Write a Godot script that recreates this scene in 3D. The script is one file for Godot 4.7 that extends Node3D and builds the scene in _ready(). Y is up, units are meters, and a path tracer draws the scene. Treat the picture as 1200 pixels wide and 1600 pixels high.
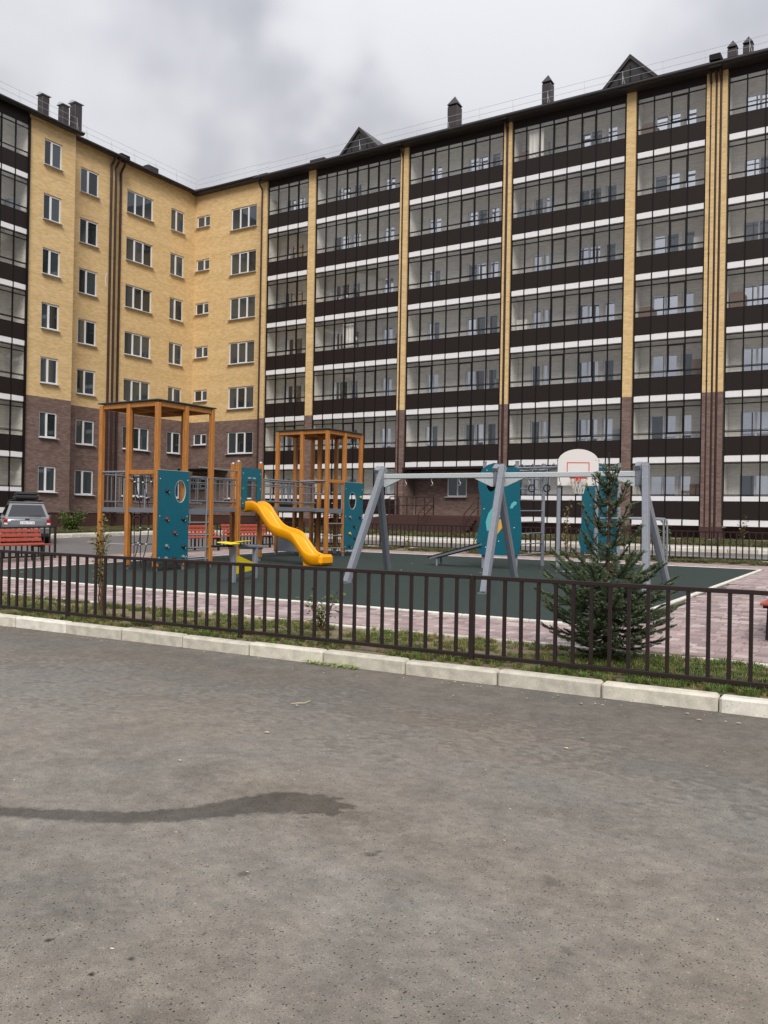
extends Node3D
# A residential courtyard: two wings of an apartment block, a playground on a rubber pad, a low fence and a road.
# x runs along the glazed wing, the wing stands at z = -42.5, the camera at the origin of the road.

var rng := RandomNumberGenerator.new()
var mats := {}
var meshes := {}
var used := {}

class MB:
	var v := PackedVector3Array()
	var n := PackedVector3Array()
	var uv := PackedVector2Array()
	var uv2 := PackedVector2Array()
	func tri(a: Vector3, b: Vector3, c: Vector3) -> void:
		var m := (b - a).cross(c - a).normalized()
		v.append(a); v.append(c); v.append(b)
		for i in 3: n.append(m)
	func quad(a: Vector3, b: Vector3, c: Vector3, d: Vector3) -> void:
		tri(a, b, c); tri(a, c, d)
	func quadn(a: Vector3, b: Vector3, c: Vector3, d: Vector3, na: Vector3, nb: Vector3, nc: Vector3, nd: Vector3) -> void:
		v.append(a); v.append(c); v.append(b); n.append(na); n.append(nc); n.append(nb)
		v.append(a); v.append(d); v.append(c); n.append(na); n.append(nd); n.append(nc)
	func box(c: Vector3, s: Vector3, b := Basis.IDENTITY) -> void:
		var p := []
		for i in 8:
			p.append(c + b * Vector3((s.x if i & 1 else -s.x) * .5, (s.y if i & 2 else -s.y) * .5, (s.z if i & 4 else -s.z) * .5))
		quad(p[4], p[5], p[7], p[6]); quad(p[1], p[0], p[2], p[3])
		quad(p[5], p[1], p[3], p[7]); quad(p[0], p[4], p[6], p[2])
		quad(p[6], p[7], p[3], p[2]); quad(p[0], p[1], p[5], p[4])
	func span(a: Vector3, b: Vector3) -> void:
		box((a + b) * .5, (b - a).abs())
	# a box with its edges taken off
	func cbox(c: Vector3, s: Vector3, e: float, b := Basis.IDENTITY) -> void:
		var h := s * .5
		var f := func(sx, sy, sz, ax):
			var q := Vector3(sx * (h.x - (0.0 if ax == 0 else e)), sy * (h.y - (0.0 if ax == 1 else e)), sz * (h.z - (0.0 if ax == 2 else e)))
			return c + b * q
		for g in [1, -1]:
			face(f.call(g, -1, -1, 0), f.call(g, 1, -1, 0), f.call(g, 1, 1, 0), f.call(g, -1, 1, 0), c)
			face(f.call(-1, g, -1, 1), f.call(1, g, -1, 1), f.call(1, g, 1, 1), f.call(-1, g, 1, 1), c)
			face(f.call(-1, -1, g, 2), f.call(1, -1, g, 2), f.call(1, 1, g, 2), f.call(-1, 1, g, 2), c)
			for k in [1, -1]:
				face(f.call(g, k, -1, 0), f.call(g, k, 1, 0), f.call(g, k, 1, 1), f.call(g, k, -1, 1), c)
				face(f.call(g, -1, k, 0), f.call(g, 1, k, 0), f.call(g, 1, k, 2), f.call(g, -1, k, 2), c)
				face(f.call(-1, g, k, 1), f.call(1, g, k, 1), f.call(1, g, k, 2), f.call(-1, g, k, 2), c)
				for m in [1, -1]:
					var a: Vector3 = f.call(g, k, m, 0)
					var d: Vector3 = f.call(g, k, m, 1)
					var t: Vector3 = f.call(g, k, m, 2)
					if (d - a).cross(t - a).dot(a - c) > 0: tri(a, d, t)
					else: tri(a, t, d)
	func face(a: Vector3, b: Vector3, c: Vector3, d: Vector3, inside: Vector3) -> void:
		if (b - a).cross(c - a).dot(a - inside) > 0: quad(a, b, c, d)
		else: quad(a, d, c, b)
	func bar(a: Vector3, b: Vector3, w: float, d: float, up := Vector3.UP) -> void:
		var z := (b - a).normalized()
		if absf(z.dot(up)) > .98: up = Vector3.RIGHT
		var x := up.cross(z).normalized()
		var y := z.cross(x)
		box((a + b) * .5, Vector3(w, d, a.distance_to(b)), Basis(x, y, z))
	func tube(p: Array, r, sides := 8, caps := true) -> void:
		var k := p.size()
		var rad := func(i): return r[i] if r is Array else r
		var ref := Vector3.UP
		var t0: Vector3 = (p[1] - p[0]).normalized()
		if absf(t0.dot(ref)) > .95: ref = Vector3.RIGHT
		var x := ref.cross(t0).normalized()
		var prev := []
		var prevn := []
		for i in k:
			var t: Vector3
			if i == 0: t = t0
			elif i == k - 1: t = (p[i] - p[i - 1]).normalized()
			else: t = (p[i + 1] - p[i - 1]).normalized()
			x = (x - t * x.dot(t)).normalized()
			var y := t.cross(x)
			var ring := []
			var rn := []
			for s in sides:
				var a := TAU * s / sides
				var d := x * cos(a) + y * sin(a)
				ring.append(p[i] + d * rad.call(i)); rn.append(d)
			if i > 0:
				for s in sides:
					var s2 := (s + 1) % sides
					quadn(prev[s], prev[s2], ring[s2], ring[s], prevn[s], prevn[s2], rn[s2], rn[s])
			if caps and (i == 0 or i == k - 1):
				for s in range(1, sides - 1):
					if i == 0: tri(ring[0], ring[s + 1], ring[s])
					else: tri(ring[0], ring[s], ring[s + 1])
			prev = ring; prevn = rn
	# a polygon in the xy plane given thickness in z
	func prism(poly: PackedVector2Array, z0: float, z1: float, xf := Transform3D.IDENTITY) -> void:
		var idx := Geometry2D.triangulate_polygon(poly)
		var ctr := Vector2.ZERO
		for q in poly: ctr += q / poly.size()
		for i in range(0, idx.size(), 3):
			var a := poly[idx[i]]; var b := poly[idx[i + 1]]; var c := poly[idx[i + 2]]
			if (b - a).cross(c - a) < 0:
				var w := b; b = c; c = w
			tri(xf * Vector3(a.x, a.y, z1), xf * Vector3(b.x, b.y, z1), xf * Vector3(c.x, c.y, z1))
			tri(xf * Vector3(a.x, a.y, z0), xf * Vector3(c.x, c.y, z0), xf * Vector3(b.x, b.y, z0))
		var area := 0.0
		for i in poly.size(): area += poly[i].cross(poly[(i + 1) % poly.size()])
		for i in poly.size():
			var a := poly[i]; var b := poly[(i + 1) % poly.size()]
			if area < 0:
				var w := a; a = b; b = w
			quad(xf * Vector3(a.x, a.y, z0), xf * Vector3(b.x, b.y, z0), xf * Vector3(b.x, b.y, z1), xf * Vector3(a.x, a.y, z1))
	# the same with an oval hole; the outline is seen whole from the middle of the hole
	func holed(poly: PackedVector2Array, hc: Vector2, hr: Vector2, z0: float, z1: float, xf := Transform3D.IDENTITY) -> void:
		var ang := []
		for q in poly: ang.append(fposmod((q - hc).angle(), TAU))
		for i in 40: ang.append(TAU * i / 40.0 + .003)
		ang.sort()
		var o := []
		var h := []
		for a in ang:
			var d := Vector2(cos(a), sin(a))
			var best := 0.0
			for i in poly.size():
				var hit = Geometry2D.segment_intersects_segment(hc, hc + d * 50.0, poly[i], poly[(i + 1) % poly.size()])
				if hit != null: best = maxf(best, hc.distance_to(hit))
			o.append(hc + d * best)
			h.append(hc + d * (1.0 / sqrt(pow(d.x / hr.x, 2) + pow(d.y / hr.y, 2))))
		for i in ang.size():
			var j := (i + 1) % ang.size()
			var f := func(q, z): return xf * Vector3(q.x, q.y, z)
			quad(f.call(h[i], z1), f.call(o[i], z1), f.call(o[j], z1), f.call(h[j], z1))
			quad(f.call(h[i], z0), f.call(h[j], z0), f.call(o[j], z0), f.call(o[i], z0))
			quad(f.call(o[i], z0), f.call(o[j], z0), f.call(o[j], z1), f.call(o[i], z1))
			quad(f.call(h[j], z0), f.call(h[i], z0), f.call(h[i], z1), f.call(h[j], z1))
	func ball(c: Vector3, r: Vector3, rings := 6, segs := 8, half := false) -> void:
		for i in rings:
			for j in segs:
				var q := []
				for k in [[i, j], [i, j + 1], [i + 1, j + 1], [i + 1, j]]:
					var th: float = (PI * .5 if half else PI) * k[0] / rings
					var ph: float = TAU * k[1] / segs
					q.append(Vector3(sin(th) * cos(ph), cos(th), sin(th) * sin(ph)))
				quadn(c + q[0] * r, c + q[1] * r, c + q[2] * r, c + q[3] * r, q[0], q[1], q[2], q[3])
	func mesh() -> ArrayMesh:
		var a := []
		a.resize(Mesh.ARRAY_MAX)
		a[Mesh.ARRAY_VERTEX] = v
		a[Mesh.ARRAY_NORMAL] = n
		if uv.size() == v.size(): a[Mesh.ARRAY_TEX_UV] = uv
		if uv2.size() == v.size(): a[Mesh.ARRAY_TEX_UV2] = uv2
		var m := ArrayMesh.new()
		m.add_surface_from_arrays(Mesh.PRIMITIVE_TRIANGLES, a)
		return m

func numbered(s: String) -> String:
	if not used.has(s):
		used[s] = 0
		return s
	used[s] += 1
	return "%s_%03d" % [s, used[s]]

func tag(o: Node, label: String, category: String, group := "", kind := "") -> void:
	o.set_meta("label", label)
	o.set_meta("category", category)
	if group != "": o.set_meta("group", group)
	if kind != "": o.set_meta("kind", kind)

func thing(called: String, label: String, category: String, at := Vector3.ZERO, turn := 0.0, group := "") -> Node3D:
	var o := Node3D.new()
	o.name = numbered(called)
	add_child(o)
	o.position = at
	o.rotation.y = turn
	tag(o, label, category, group)
	return o

func put(parent: Node3D, called: String, mesh: Mesh, m: Material, at := Vector3.ZERO, rot := Vector3.ZERO) -> MeshInstance3D:
	var o := MeshInstance3D.new()
	o.name = numbered(called) if parent == self else called
	o.mesh = mesh
	o.material_override = m
	o.position = at
	o.rotation = rot
	parent.add_child(o, true)
	return o

func node(parent: Node3D, called: String, at := Vector3.ZERO, turn := 0.0) -> Node3D:
	var o := Node3D.new()
	o.name = called
	o.position = at
	o.rotation.y = turn
	parent.add_child(o, true)
	return o

func copy(o: Node3D, label := "", at := Vector3.ZERO, turn := 0.0) -> Node3D:
	var c: Node3D = o.duplicate()
	c.name = numbered(String(o.name))
	add_child(c)
	c.position = at
	c.rotation.y = turn
	if label != "": c.set_meta("label", label)
	return c

func bx(s: Vector3, e := 0.0) -> Mesh:
	var key := "b%.3f_%.3f_%.3f_%.3f" % [s.x, s.y, s.z, e]
	if not meshes.has(key):
		if e > 0:
			var b := MB.new(); b.cbox(Vector3.ZERO, s, e); meshes[key] = b.mesh()
		else:
			var q := BoxMesh.new(); q.size = s; meshes[key] = q
	return meshes[key]

func cyl(r: float, h: float, sides := 12) -> Mesh:
	var key := "c%.3f_%.3f" % [r, h]
	if not meshes.has(key):
		var b := MB.new(); b.tube([Vector3(0, -h * .5, 0), Vector3(0, h * .5, 0)], r, sides); meshes[key] = b.mesh()
	return meshes[key]

func rod(parent: Node3D, called: String, a: Vector3, b: Vector3, r: float, m: Material, sides := 8) -> MeshInstance3D:
	var q := MB.new(); q.tube([a, b], r, sides)
	return put(parent, called, q.mesh(), m)

# heights of the ground: the playground's plane and the roads, as depth d = -z grows
func site(d: float) -> float: return .14 + .0147 * (d - 7.75)
func road(d: float) -> float: return maxf(0.0, .019 * (d - 7.75))

# ---------------------------------------------------------------- materials
func flat(key: String, c: Color, rough := .6, metal := 0.0, spec := .5) -> StandardMaterial3D:
	if mats.has(key): return mats[key]
	var m := StandardMaterial3D.new()
	m.resource_name = key
	m.albedo_color = c
	m.roughness = rough
	m.metallic = metal
	m.metallic_specular = spec
	mats[key] = m
	return m

func tex(im: Image) -> ImageTexture:
	im.generate_mipmaps()
	return ImageTexture.create_from_image(im)

func noise(sd: int, freq: float, oct := 4, type := FastNoiseLite.TYPE_SIMPLEX_SMOOTH) -> FastNoiseLite:
	var f := FastNoiseLite.new()
	f.seed = sd; f.frequency = freq; f.fractal_octaves = oct; f.noise_type = type
	f.fractal_type = FastNoiseLite.FRACTAL_FBM if oct > 1 else FastNoiseLite.FRACTAL_NONE
	return f

func jit(c: Color, a: float, hue := 0.0) -> Color:
	var d := rng.randf_range(-a, a)
	return Color(clampf(c.r + d + rng.randf_range(-hue, hue), 0, 1), clampf(c.g + d, 0, 1), clampf(c.b + d + rng.randf_range(-hue, hue), 0, 1))

# courses of brick too far off to be told apart: 65 mm brick, 10 mm joint
func brick_image(tones: Array, mortar: Color, amount: float, px := 2048, cols := 32, rows := 112, bands := .02) -> Image:
	var im := Image.create(px, px, false, Image.FORMAT_RGB8)
	im.fill(mortar)
	var bw := float(px) / cols
	var bh := float(px) / rows
	for r in rows:
		var lot := sin(r * .37) * bands + rng.randf_range(-bands, bands) * .6
		for c in cols:
			var t: Color = jit(tones[rng.randi() % tones.size()], amount, .01)
			t = Color(clampf(t.r + lot, 0, 1), clampf(t.g + lot, 0, 1), clampf(t.b + lot, 0, 1))
			var x := int(c * bw + (bw * .5 if r % 2 else 0.0))
			var y0 := int(round(r * bh))
			var y1 := int(round((r + 1) * bh)) - 2
			var x1 := x + int(bw) - 2
			im.fill_rect(Rect2i(x, y0, mini(x1, px) - x, y1 - y0), t)
			if x1 > px: im.fill_rect(Rect2i(0, y0, x1 - px, y1 - y0), t)
	return im

func tri_mat(key: String, im: Image, size_m: float, rough := .9, nrm: Image = null, nscale := 1.0, world := true) -> StandardMaterial3D:
	var m := flat(key, Color.WHITE, rough)
	m.albedo_texture = tex(im)
	m.uv1_triplanar = true
	m.uv1_world_triplanar = world
	m.uv1_triplanar_sharpness = 8.0
	m.uv1_scale = Vector3.ONE / size_m
	if nrm:
		m.normal_enabled = true
		m.normal_texture = tex(nrm)
		m.normal_scale = nscale
	return m

func speckle(px: int, base: Color, amount: float, dots: int, lo: int, hi: int, tones: Array, sd: int, cloud := .45) -> Image:
	var f := noise(sd, 8.0 / px, 5)
	var g := f.get_seamless_image(px, px)
	g.convert(Image.FORMAT_RGB8)
	var d := g.get_data()
	var out := PackedByteArray()
	out.resize(d.size())
	var b := [base.r * 255.0, base.g * 255.0, base.b * 255.0]
	var r := rng.randi()
	for i in range(0, d.size(), 3):
		r = (r * 1103515245 + 12345) & 0x7fffffff
		var k := (d[i] - 128) / 128.0 * amount * cloud + ((r >> 12) & 255) / 255.0 * amount * 1.6 - amount * .8
		out[i] = clampi(int(b[0] * (1 + k)), 0, 255)
		out[i + 1] = clampi(int(b[1] * (1 + k)), 0, 255)
		out[i + 2] = clampi(int(b[2] * (1 + k)), 0, 255)
	var im := Image.create_from_data(px, px, false, Image.FORMAT_RGB8, out)
	for i in dots:
		var c: Color = jit(tones[rng.randi() % tones.size()], .03, .01)
		var s := rng.randi_range(lo, hi)
		var p := Vector2i(rng.randi() % (px - 8), rng.randi() % (px - 8))
		if s <= 2:
			im.fill_rect(Rect2i(p, Vector2i(s, s)), c)
		else:
			im.fill_rect(Rect2i(p + Vector2i(1, 0), Vector2i(maxi(1, s - 2), s)), c)
			im.fill_rect(Rect2i(p + Vector2i(0, 1), Vector2i(s, maxi(1, s - 2))), c)
	return im

func wood_image(base: Color, px := 512) -> Image:
	var f := noise(31, .02, 4)
	var im := Image.create(px, px, false, Image.FORMAT_RGB8)
	for x in px:
		for y in px:
			# the grain runs down the image
			var k := f.get_noise_2d(x * 3.0, y * .12) * .28 + f.get_noise_2d(x * 14.0, y * .4) * .12
			im.set_pixel(x, y, Color(base.r * (1 + k), base.g * (1 + k), base.b * (1 + k)))
	return im

func blotch(key: String, c: Color, amount: float, size_m: float, rough := .5, metal := 0.0) -> StandardMaterial3D:
	if mats.has(key): return mats[key]
	var im := speckle(512, c, amount, 60, 1, 3, [c.darkened(.15), c.lightened(.1)], key.hash() % 9999)
	var m := tri_mat(key, im, size_m, rough, null, 1.0, true)
	m.metallic = metal
	return m

func make_materials() -> void:
	var yb := brick_image([Color8(215, 185, 134), Color8(220, 191, 142), Color8(209, 179, 127), Color8(217, 188, 140), Color8(206, 176, 124)], Color8(204, 180, 140), .014, 2048, 32, 112, .011)
	tri_mat("yellow_brick", yb, 8.32, .9)
	var bb := brick_image([Color8(117, 95, 87), Color8(123, 102, 95), Color8(107, 86, 79), Color8(127, 107, 101), Color8(111, 90, 83)], Color8(110, 98, 95), .014, 2048, 32, 112, .011)
	tri_mat("brown_brick", bb, 8.32, .9)
	var wb := brick_image([Color8(234, 231, 223), Color8(238, 235, 228), Color8(228, 225, 217)], Color8(196, 193, 185), .015, 1024, 8, 28)
	tri_mat("white_brick", wb, 2.08, .9)
	var asp := speckle(2048, Color8(143, 138, 130), .2, 130000, 1, 4, [Color8(108, 104, 98), Color8(164, 158, 148), Color8(155, 149, 140), Color8(124, 119, 111), Color8(136, 134, 122), Color8(150, 140, 130)], 5, .12)
	for i in 9000:
		var s := rng.randi_range(2, 5)
		asp.fill_rect(Rect2i(rng.randi() % 2040, rng.randi() % 2040, s, rng.randi_range(2, 5)), [Color8(58, 55, 53), Color8(72, 68, 64), Color8(92, 86, 80), Color8(178, 170, 159), Color8(148, 126, 116)][rng.randi() % 5])
	var bump := asp.duplicate() as Image
	bump.convert(Image.FORMAT_RGBA8)
	bump.bump_map_to_normal_map(5.0)
	var a := flat("asphalt", Color.WHITE, .92, 0, .35)
	a.albedo_texture = tex(asp)
	a.normal_enabled = true
	a.normal_texture = tex(bump)
	a.normal_scale = .8
	a.detail_enabled = true
	a.detail_blend_mode = BaseMaterial3D.BLEND_MODE_MUL
	a.detail_uv_layer = BaseMaterial3D.DETAIL_UV_2
	a.detail_albedo = tex(road_marks())
	tri_mat("far_asphalt", speckle(512, Color8(104, 101, 100), .16, 4000, 1, 2, [Color8(86, 84, 84), Color8(124, 120, 116)], 6), 3.0, .92)
	tri_mat("rubber", speckle(1024, Color8(35, 50, 46), .22, 30000, 1, 2, [Color8(28, 38, 36), Color8(48, 62, 59), Color8(26, 30, 30), Color8(70, 80, 76)], 7), 1.6, .95)
	tri_mat("paving_far", paving_image(), 2.0, .9)
	tri_mat("joint_sand", speckle(256, Color8(92, 84, 82), .2, 900, 1, 2, [Color8(100, 92, 88)], 9), .6, 1.0)
	tri_mat("soil", soil_image(), 3.0, 1.0)
	tri_mat("kerb", speckle(1024, Color8(218, 215, 204), .13, 7000, 1, 4, [Color8(178, 175, 164), Color8(208, 205, 196), Color8(150, 148, 138), Color8(190, 186, 172)], 11, .9), 1.7, .9)
	tri_mat("concrete", speckle(512, Color8(188, 184, 178), .12, 3000, 1, 3, [Color8(170, 167, 160), Color8(200, 197, 190)], 12), 1.0, .9)
	tri_mat("wood", wood_image(Color8(176, 116, 54)), .6, .55)
	(mats["wood"] as StandardMaterial3D).uv1_triplanar_sharpness = 20.0
	tri_mat("red_wood", wood_image(Color8(166, 78, 60)), .7, .5)
	blotch("fence_brown", Color8(36, 24, 22), .12, .7, .45)
	blotch("grey_paint", Color8(128, 133, 142), .1, .8, .45)
	blotch("steel_grey", Color8(112, 117, 124), .12, .6, .45)
	blotch("galvanised", Color8(196, 203, 206), .16, .35, .42, .25)
	blotch("teal", Color8(8, 94, 112), .07, .9, .38)
	blotch("teal_edge", Color8(150, 176, 178), .07, .9, .5)
	blotch("panel_brown", Color8(37, 29, 28), .06, 2.0, .55)
	mats["panel_brown"].metallic_specular = .35
	blotch("panel_white", Color8(232, 232, 236), .03, 2.0, .35)
	blotch("roof_metal", Color8(52, 47, 49), .1, 2.2, .5)
	blotch("plinth", Color8(70, 46, 42), .12, 1.5, .8)
	blotch("chimney_metal", Color8(58, 50, 52), .14, .8, .5)
	blotch("plaster", Color8(232, 231, 228), .05, 2.0, .9)
	blotch("slide_yellow", Color8(250, 168, 8), .03, 1.2, .3)
	blotch("bright_yellow", Color8(240, 216, 24), .04, .8, .4)
	flat("frame_dark", Color8(20, 17, 18), .5, 0, .35)
	flat("pvc", Color8(226, 228, 232), .35)
	flat("tin", Color8(206, 208, 212), .4, .1)
	flat("drain", Color8(52, 34, 32), .4)
	flat("dark_void", Color8(22, 20, 20), .9)
	flat("rope", Color8(26, 27, 30), .7)
	flat("clip_white", Color8(214, 218, 222), .4)
	flat("rubber_black", Color8(24, 24, 25), .8)
	flat("steel", Color8(176, 180, 186), .32, .7)
	flat("board_white", Color8(222, 218, 216), .35)
	flat("sign_red", Color8(206, 52, 40), .4)
	flat("pale_blue", Color8(96, 186, 192), .4)
	flat("ochre", Color8(222, 172, 72), .4)
	flat("net_white", Color8(214, 212, 200), .8)
	flat("car_paint", Color8(122, 124, 128), .28, .55)
	mats["car_paint"].clearcoat_enabled = true
	mats["car_paint"].clearcoat = .6
	mats["car_paint"].clearcoat_roughness = .05
	flat("car_glass", Color8(30, 34, 38), .05, 0, .8)
	flat("car_black", Color8(24, 25, 27), .5)
	flat("lamp_red", Color8(150, 30, 34), .2)
	flat("lamp_clear", Color8(214, 214, 214), .15)
	flat("marking", Color8(206, 206, 200), .8)
	var g := flat("glass", Color(.72, .76, .78, .012), .02)
	g.transparency = BaseMaterial3D.TRANSPARENCY_ALPHA
	g.metallic_specular = 1.0
	# double panes with dim rooms behind them
	flat("window_glass", Color8(84, 92, 97), .03, .5, .9)
	flat("window_dark", Color8(52, 58, 60), .03, .4, .9)
	flat("room_glass", Color8(232, 236, 242), .03, .92, .9)
	flat("room_dim", Color8(88, 96, 104), .03, .6, .9)
	flat("curtain", Color8(226, 224, 218), .9)
	flat("cupboard", Color8(118, 92, 70), .6)
	flat("bark", Color8(78, 62, 50), .95)
	flat("stem", Color8(96, 72, 50), .9)
	for q in [["needle", Color8(92, 108, 76)], ["needle_pale", Color8(124, 138, 104)], ["leaf_green", Color8(88, 106, 46)], ["leaf_dry", Color8(124, 118, 72)], ["grass_green", Color8(86, 104, 46)], ["grass_dry", Color8(150, 138, 88)], ["grass_dull", Color8(104, 106, 66)], ["litter", Color8(212, 200, 166)], ["leaf_fresh", Color8(148, 170, 70)]]:
		var m := flat(q[0], q[1], .75)
		m.backlight_enabled = true
		m.backlight = (q[1] as Color).darkened(.4)
		m.vertex_color_use_as_albedo = true

func paving_image() -> Image:
	var px := 1024
	var im := Image.create(px, px, false, Image.FORMAT_RGB8)
	im.fill(Color8(128, 116, 114))
	for r in 20:
		for c in 10:
			var t := jit(pave_tone(), .03, .01)
			var y0 := int(r * px / 20.0)
			var x := int(c * px / 10.0 + (px / 20.0 if r % 2 else 0.0))
			im.fill_rect(Rect2i(x, y0, mini(100, px - x), 49), t)
			if x + 100 > px: im.fill_rect(Rect2i(0, y0, x + 100 - px, 49), t)
	return im

func pave_tone() -> Color:
	return [Color8(156, 137, 136), Color8(168, 149, 147), Color8(142, 125, 125), Color8(184, 169, 166), Color8(161, 144, 142)][rng.randi() % 5]

func soil_image() -> Image:
	var im := speckle(1024, Color8(120, 108, 84), .3, 16000, 1, 4, [Color8(98, 92, 62), Color8(140, 128, 100), Color8(84, 88, 50), Color8(158, 148, 120), Color8(92, 80, 62)], 14)
	return im

# stains, patches, worn places and the darker kerb side of the near road: x -14 .. 6, depth -2 .. 8, as tints of the asphalt
func road_marks() -> Image:
	var w := 1792
	var h := 896
	var coarse := noise(21, .35, 4)
	var fine := noise(22, 2.6, 4)
	var edge := noise(23, 6.0, 3)
	var grit := noise(24, 9.0, 3)
	var val := PackedFloat32Array()
	val.resize(w * h)
	var i := 0
	for y in h:
		var d := 8.0 - y * 10.0 / h
		for x in w:
			var px := -14.0 + x * 20.0 / w
			var c := coarse.get_noise_2d(px, d * 2.6)
			var f := fine.get_noise_2d(px, d)
			# lane grows towards the kerb and darkens the asphalt there, its edge ragged
			var lane := smoothstep(.3, .7, (d - 4.7) / 1.9 + f * .75 + c * .7 + fine.get_noise_2d(px * 3.0 + 40.0, d * 5.0) * .6)
			val[i] = (1.0 + c * .07 + f * .1 + grit.get_noise_2d(px, d * 1.3) * .09) * lerpf(1.0, .86, lane)
			i += 1
	var at := func(px, d): return Vector2i(int((px + 14.0) * w / 20.0), int((8.0 - d) * h / 10.0))
	# the wet trail: middle line and half width at each point
	var trail := [[-4.9, 2.45, .06], [-4.12, 2.83, .075], [-3.78, 3.0, .085], [-3.5, 3.15, .095], [-3.27, 3.4, .105], [-3.12, 3.66, .15], [-3.0, 3.8, .18], [-2.86, 3.86, .17], [-2.76, 3.86, .12]]
	var p0: Vector2i = at.call(-5.1, 4.3)
	var p1: Vector2i = at.call(-2.3, 2.2)
	for y in range(p0.y, p1.y):
		for x in range(p0.x, p1.x):
			var q := Vector2(-14.0 + x * 20.0 / w, 8.0 - y * 10.0 / h)
			var best := 9.0
			for s in trail.size() - 1:
				var pa := Vector2(trail[s][0], trail[s][1])
				var pb := Vector2(trail[s + 1][0], trail[s + 1][1])
				var c := Geometry2D.get_closest_point_to_segment(q, pa, pb)
				best = minf(best, c.distance_to(q) - lerpf(trail[s][2], trail[s + 1][2], pa.distance_to(c) / pa.distance_to(pb)))
			best += edge.get_noise_2d(q.x * 1.6, q.y * 1.6) * (.03 + .1 * smoothstep(-3.0, -2.6, q.x)) + fine.get_noise_2d(q.x * 9.0, q.y * 9.0) * .012
			val[y * w + x] *= lerpf(.71, 1.0, smoothstep(-.03, .014, best))
	for s in [[-2.18, 3.46, .05, .74], [-2.12, 3.72, .12, .93], [-1.85, 4.05, .09, .92], [-1.38, 3.64, .07, .9], [-2.74, 2.09, .018, .5], [-2.42, 2.02, .014, .42], [-2.39, 2.17, .014, .55], [-2.55, 3.8, .12, .92], [-2.67, 2.13, .012, .6], [-2.3, 2.45, .012, .7], [-1.1, 3.1, .04, .86], [-3.1, 2.6, .24, .96], [-2.85, 2.35, .18, .95], [-2.0, 1.95, .2, .93], [-3.7, 3.9, .25, .94], [-1.5, 4.6, .35, .95], [-2.55, 2.95, .03, .78], [-.95, 2.6, .03, .8]]:
		p0 = at.call(s[0] - s[2] * 1.6, s[1] + s[2] * 1.6)
		p1 = at.call(s[0] + s[2] * 1.6, s[1] - s[2] * 1.6)
		for y in range(p0.y, p1.y + 1):
			for x in range(p0.x, p1.x + 1):
				var q := Vector2(-14.0 + x * 20.0 / w, 8.0 - y * 10.0 / h)
				var r: float = q.distance_to(Vector2(s[0], s[1])) + edge.get_noise_2d(q.x * 2.0, q.y * 2.0) * float(s[2]) * .9
				if r < s[2]: val[y * w + x] *= lerpf(s[3], 1.0, smoothstep(float(s[2]) * .5, float(s[2]), r))
	var data := PackedByteArray()
	data.resize(w * h * 3)
	for k in w * h:
		# dust and clay tint it here and there
		var b := 225.0 * val[k]
		var warm := coarse.get_noise_2d((k % w) * 20.0 / w * .9 + 31.0, (k / w) * 10.0 / h * 1.4) * .03 + .006
		data[k * 3] = clampi(int(b * (1 + warm)), 0, 255)
		data[k * 3 + 1] = clampi(int(b), 0, 255)
		data[k * 3 + 2] = clampi(int(b * (1 - warm)), 0, 255)
	return Image.create_from_data(w, h, false, Image.FORMAT_RGB8, data)

# ---------------------------------------------------------------- camera, sky, light
func make_view() -> void:
	var cam := Camera3D.new()
	cam.name = "camera"
	add_child(cam)
	cam.position = Vector3(0, 1.6, 0)
	cam.rotation_order = EULER_ORDER_YXZ
	cam.rotation_degrees = Vector3(.25, 32.0, 1.03)
	cam.fov = 61.28
	cam.near = .05
	cam.far = 1500
	cam.current = true
	var e := Environment.new()
	e.background_mode = Environment.BG_SKY
	e.tonemap_mode = Environment.TONE_MAPPER_LINEAR
	e.tonemap_exposure = 1.75
	e.sdfgi_enabled = true
	e.ssao_enabled = true
	e.ssil_enabled = true
	var s := Sky.new()
	var p := PanoramaSkyMaterial.new()
	p.panorama = ImageTexture.create_from_image(sky_image())
	s.sky_material = p
	e.sky = s
	e.background_energy_multiplier = 1.0
	var w := WorldEnvironment.new()
	w.name = "world_environment"
	w.environment = e
	add_child(w)
	var sun := DirectionalLight3D.new()
	sun.name = "sun_behind_cloud"
	sun.light_energy = .5
	sun.light_color = Color(1, .97, .93)
	sun.light_angular_distance = 25.0
	sun.shadow_enabled = true
	add_child(sun)
	sun.rotation_degrees = Vector3(-44, 38, 0)

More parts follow.
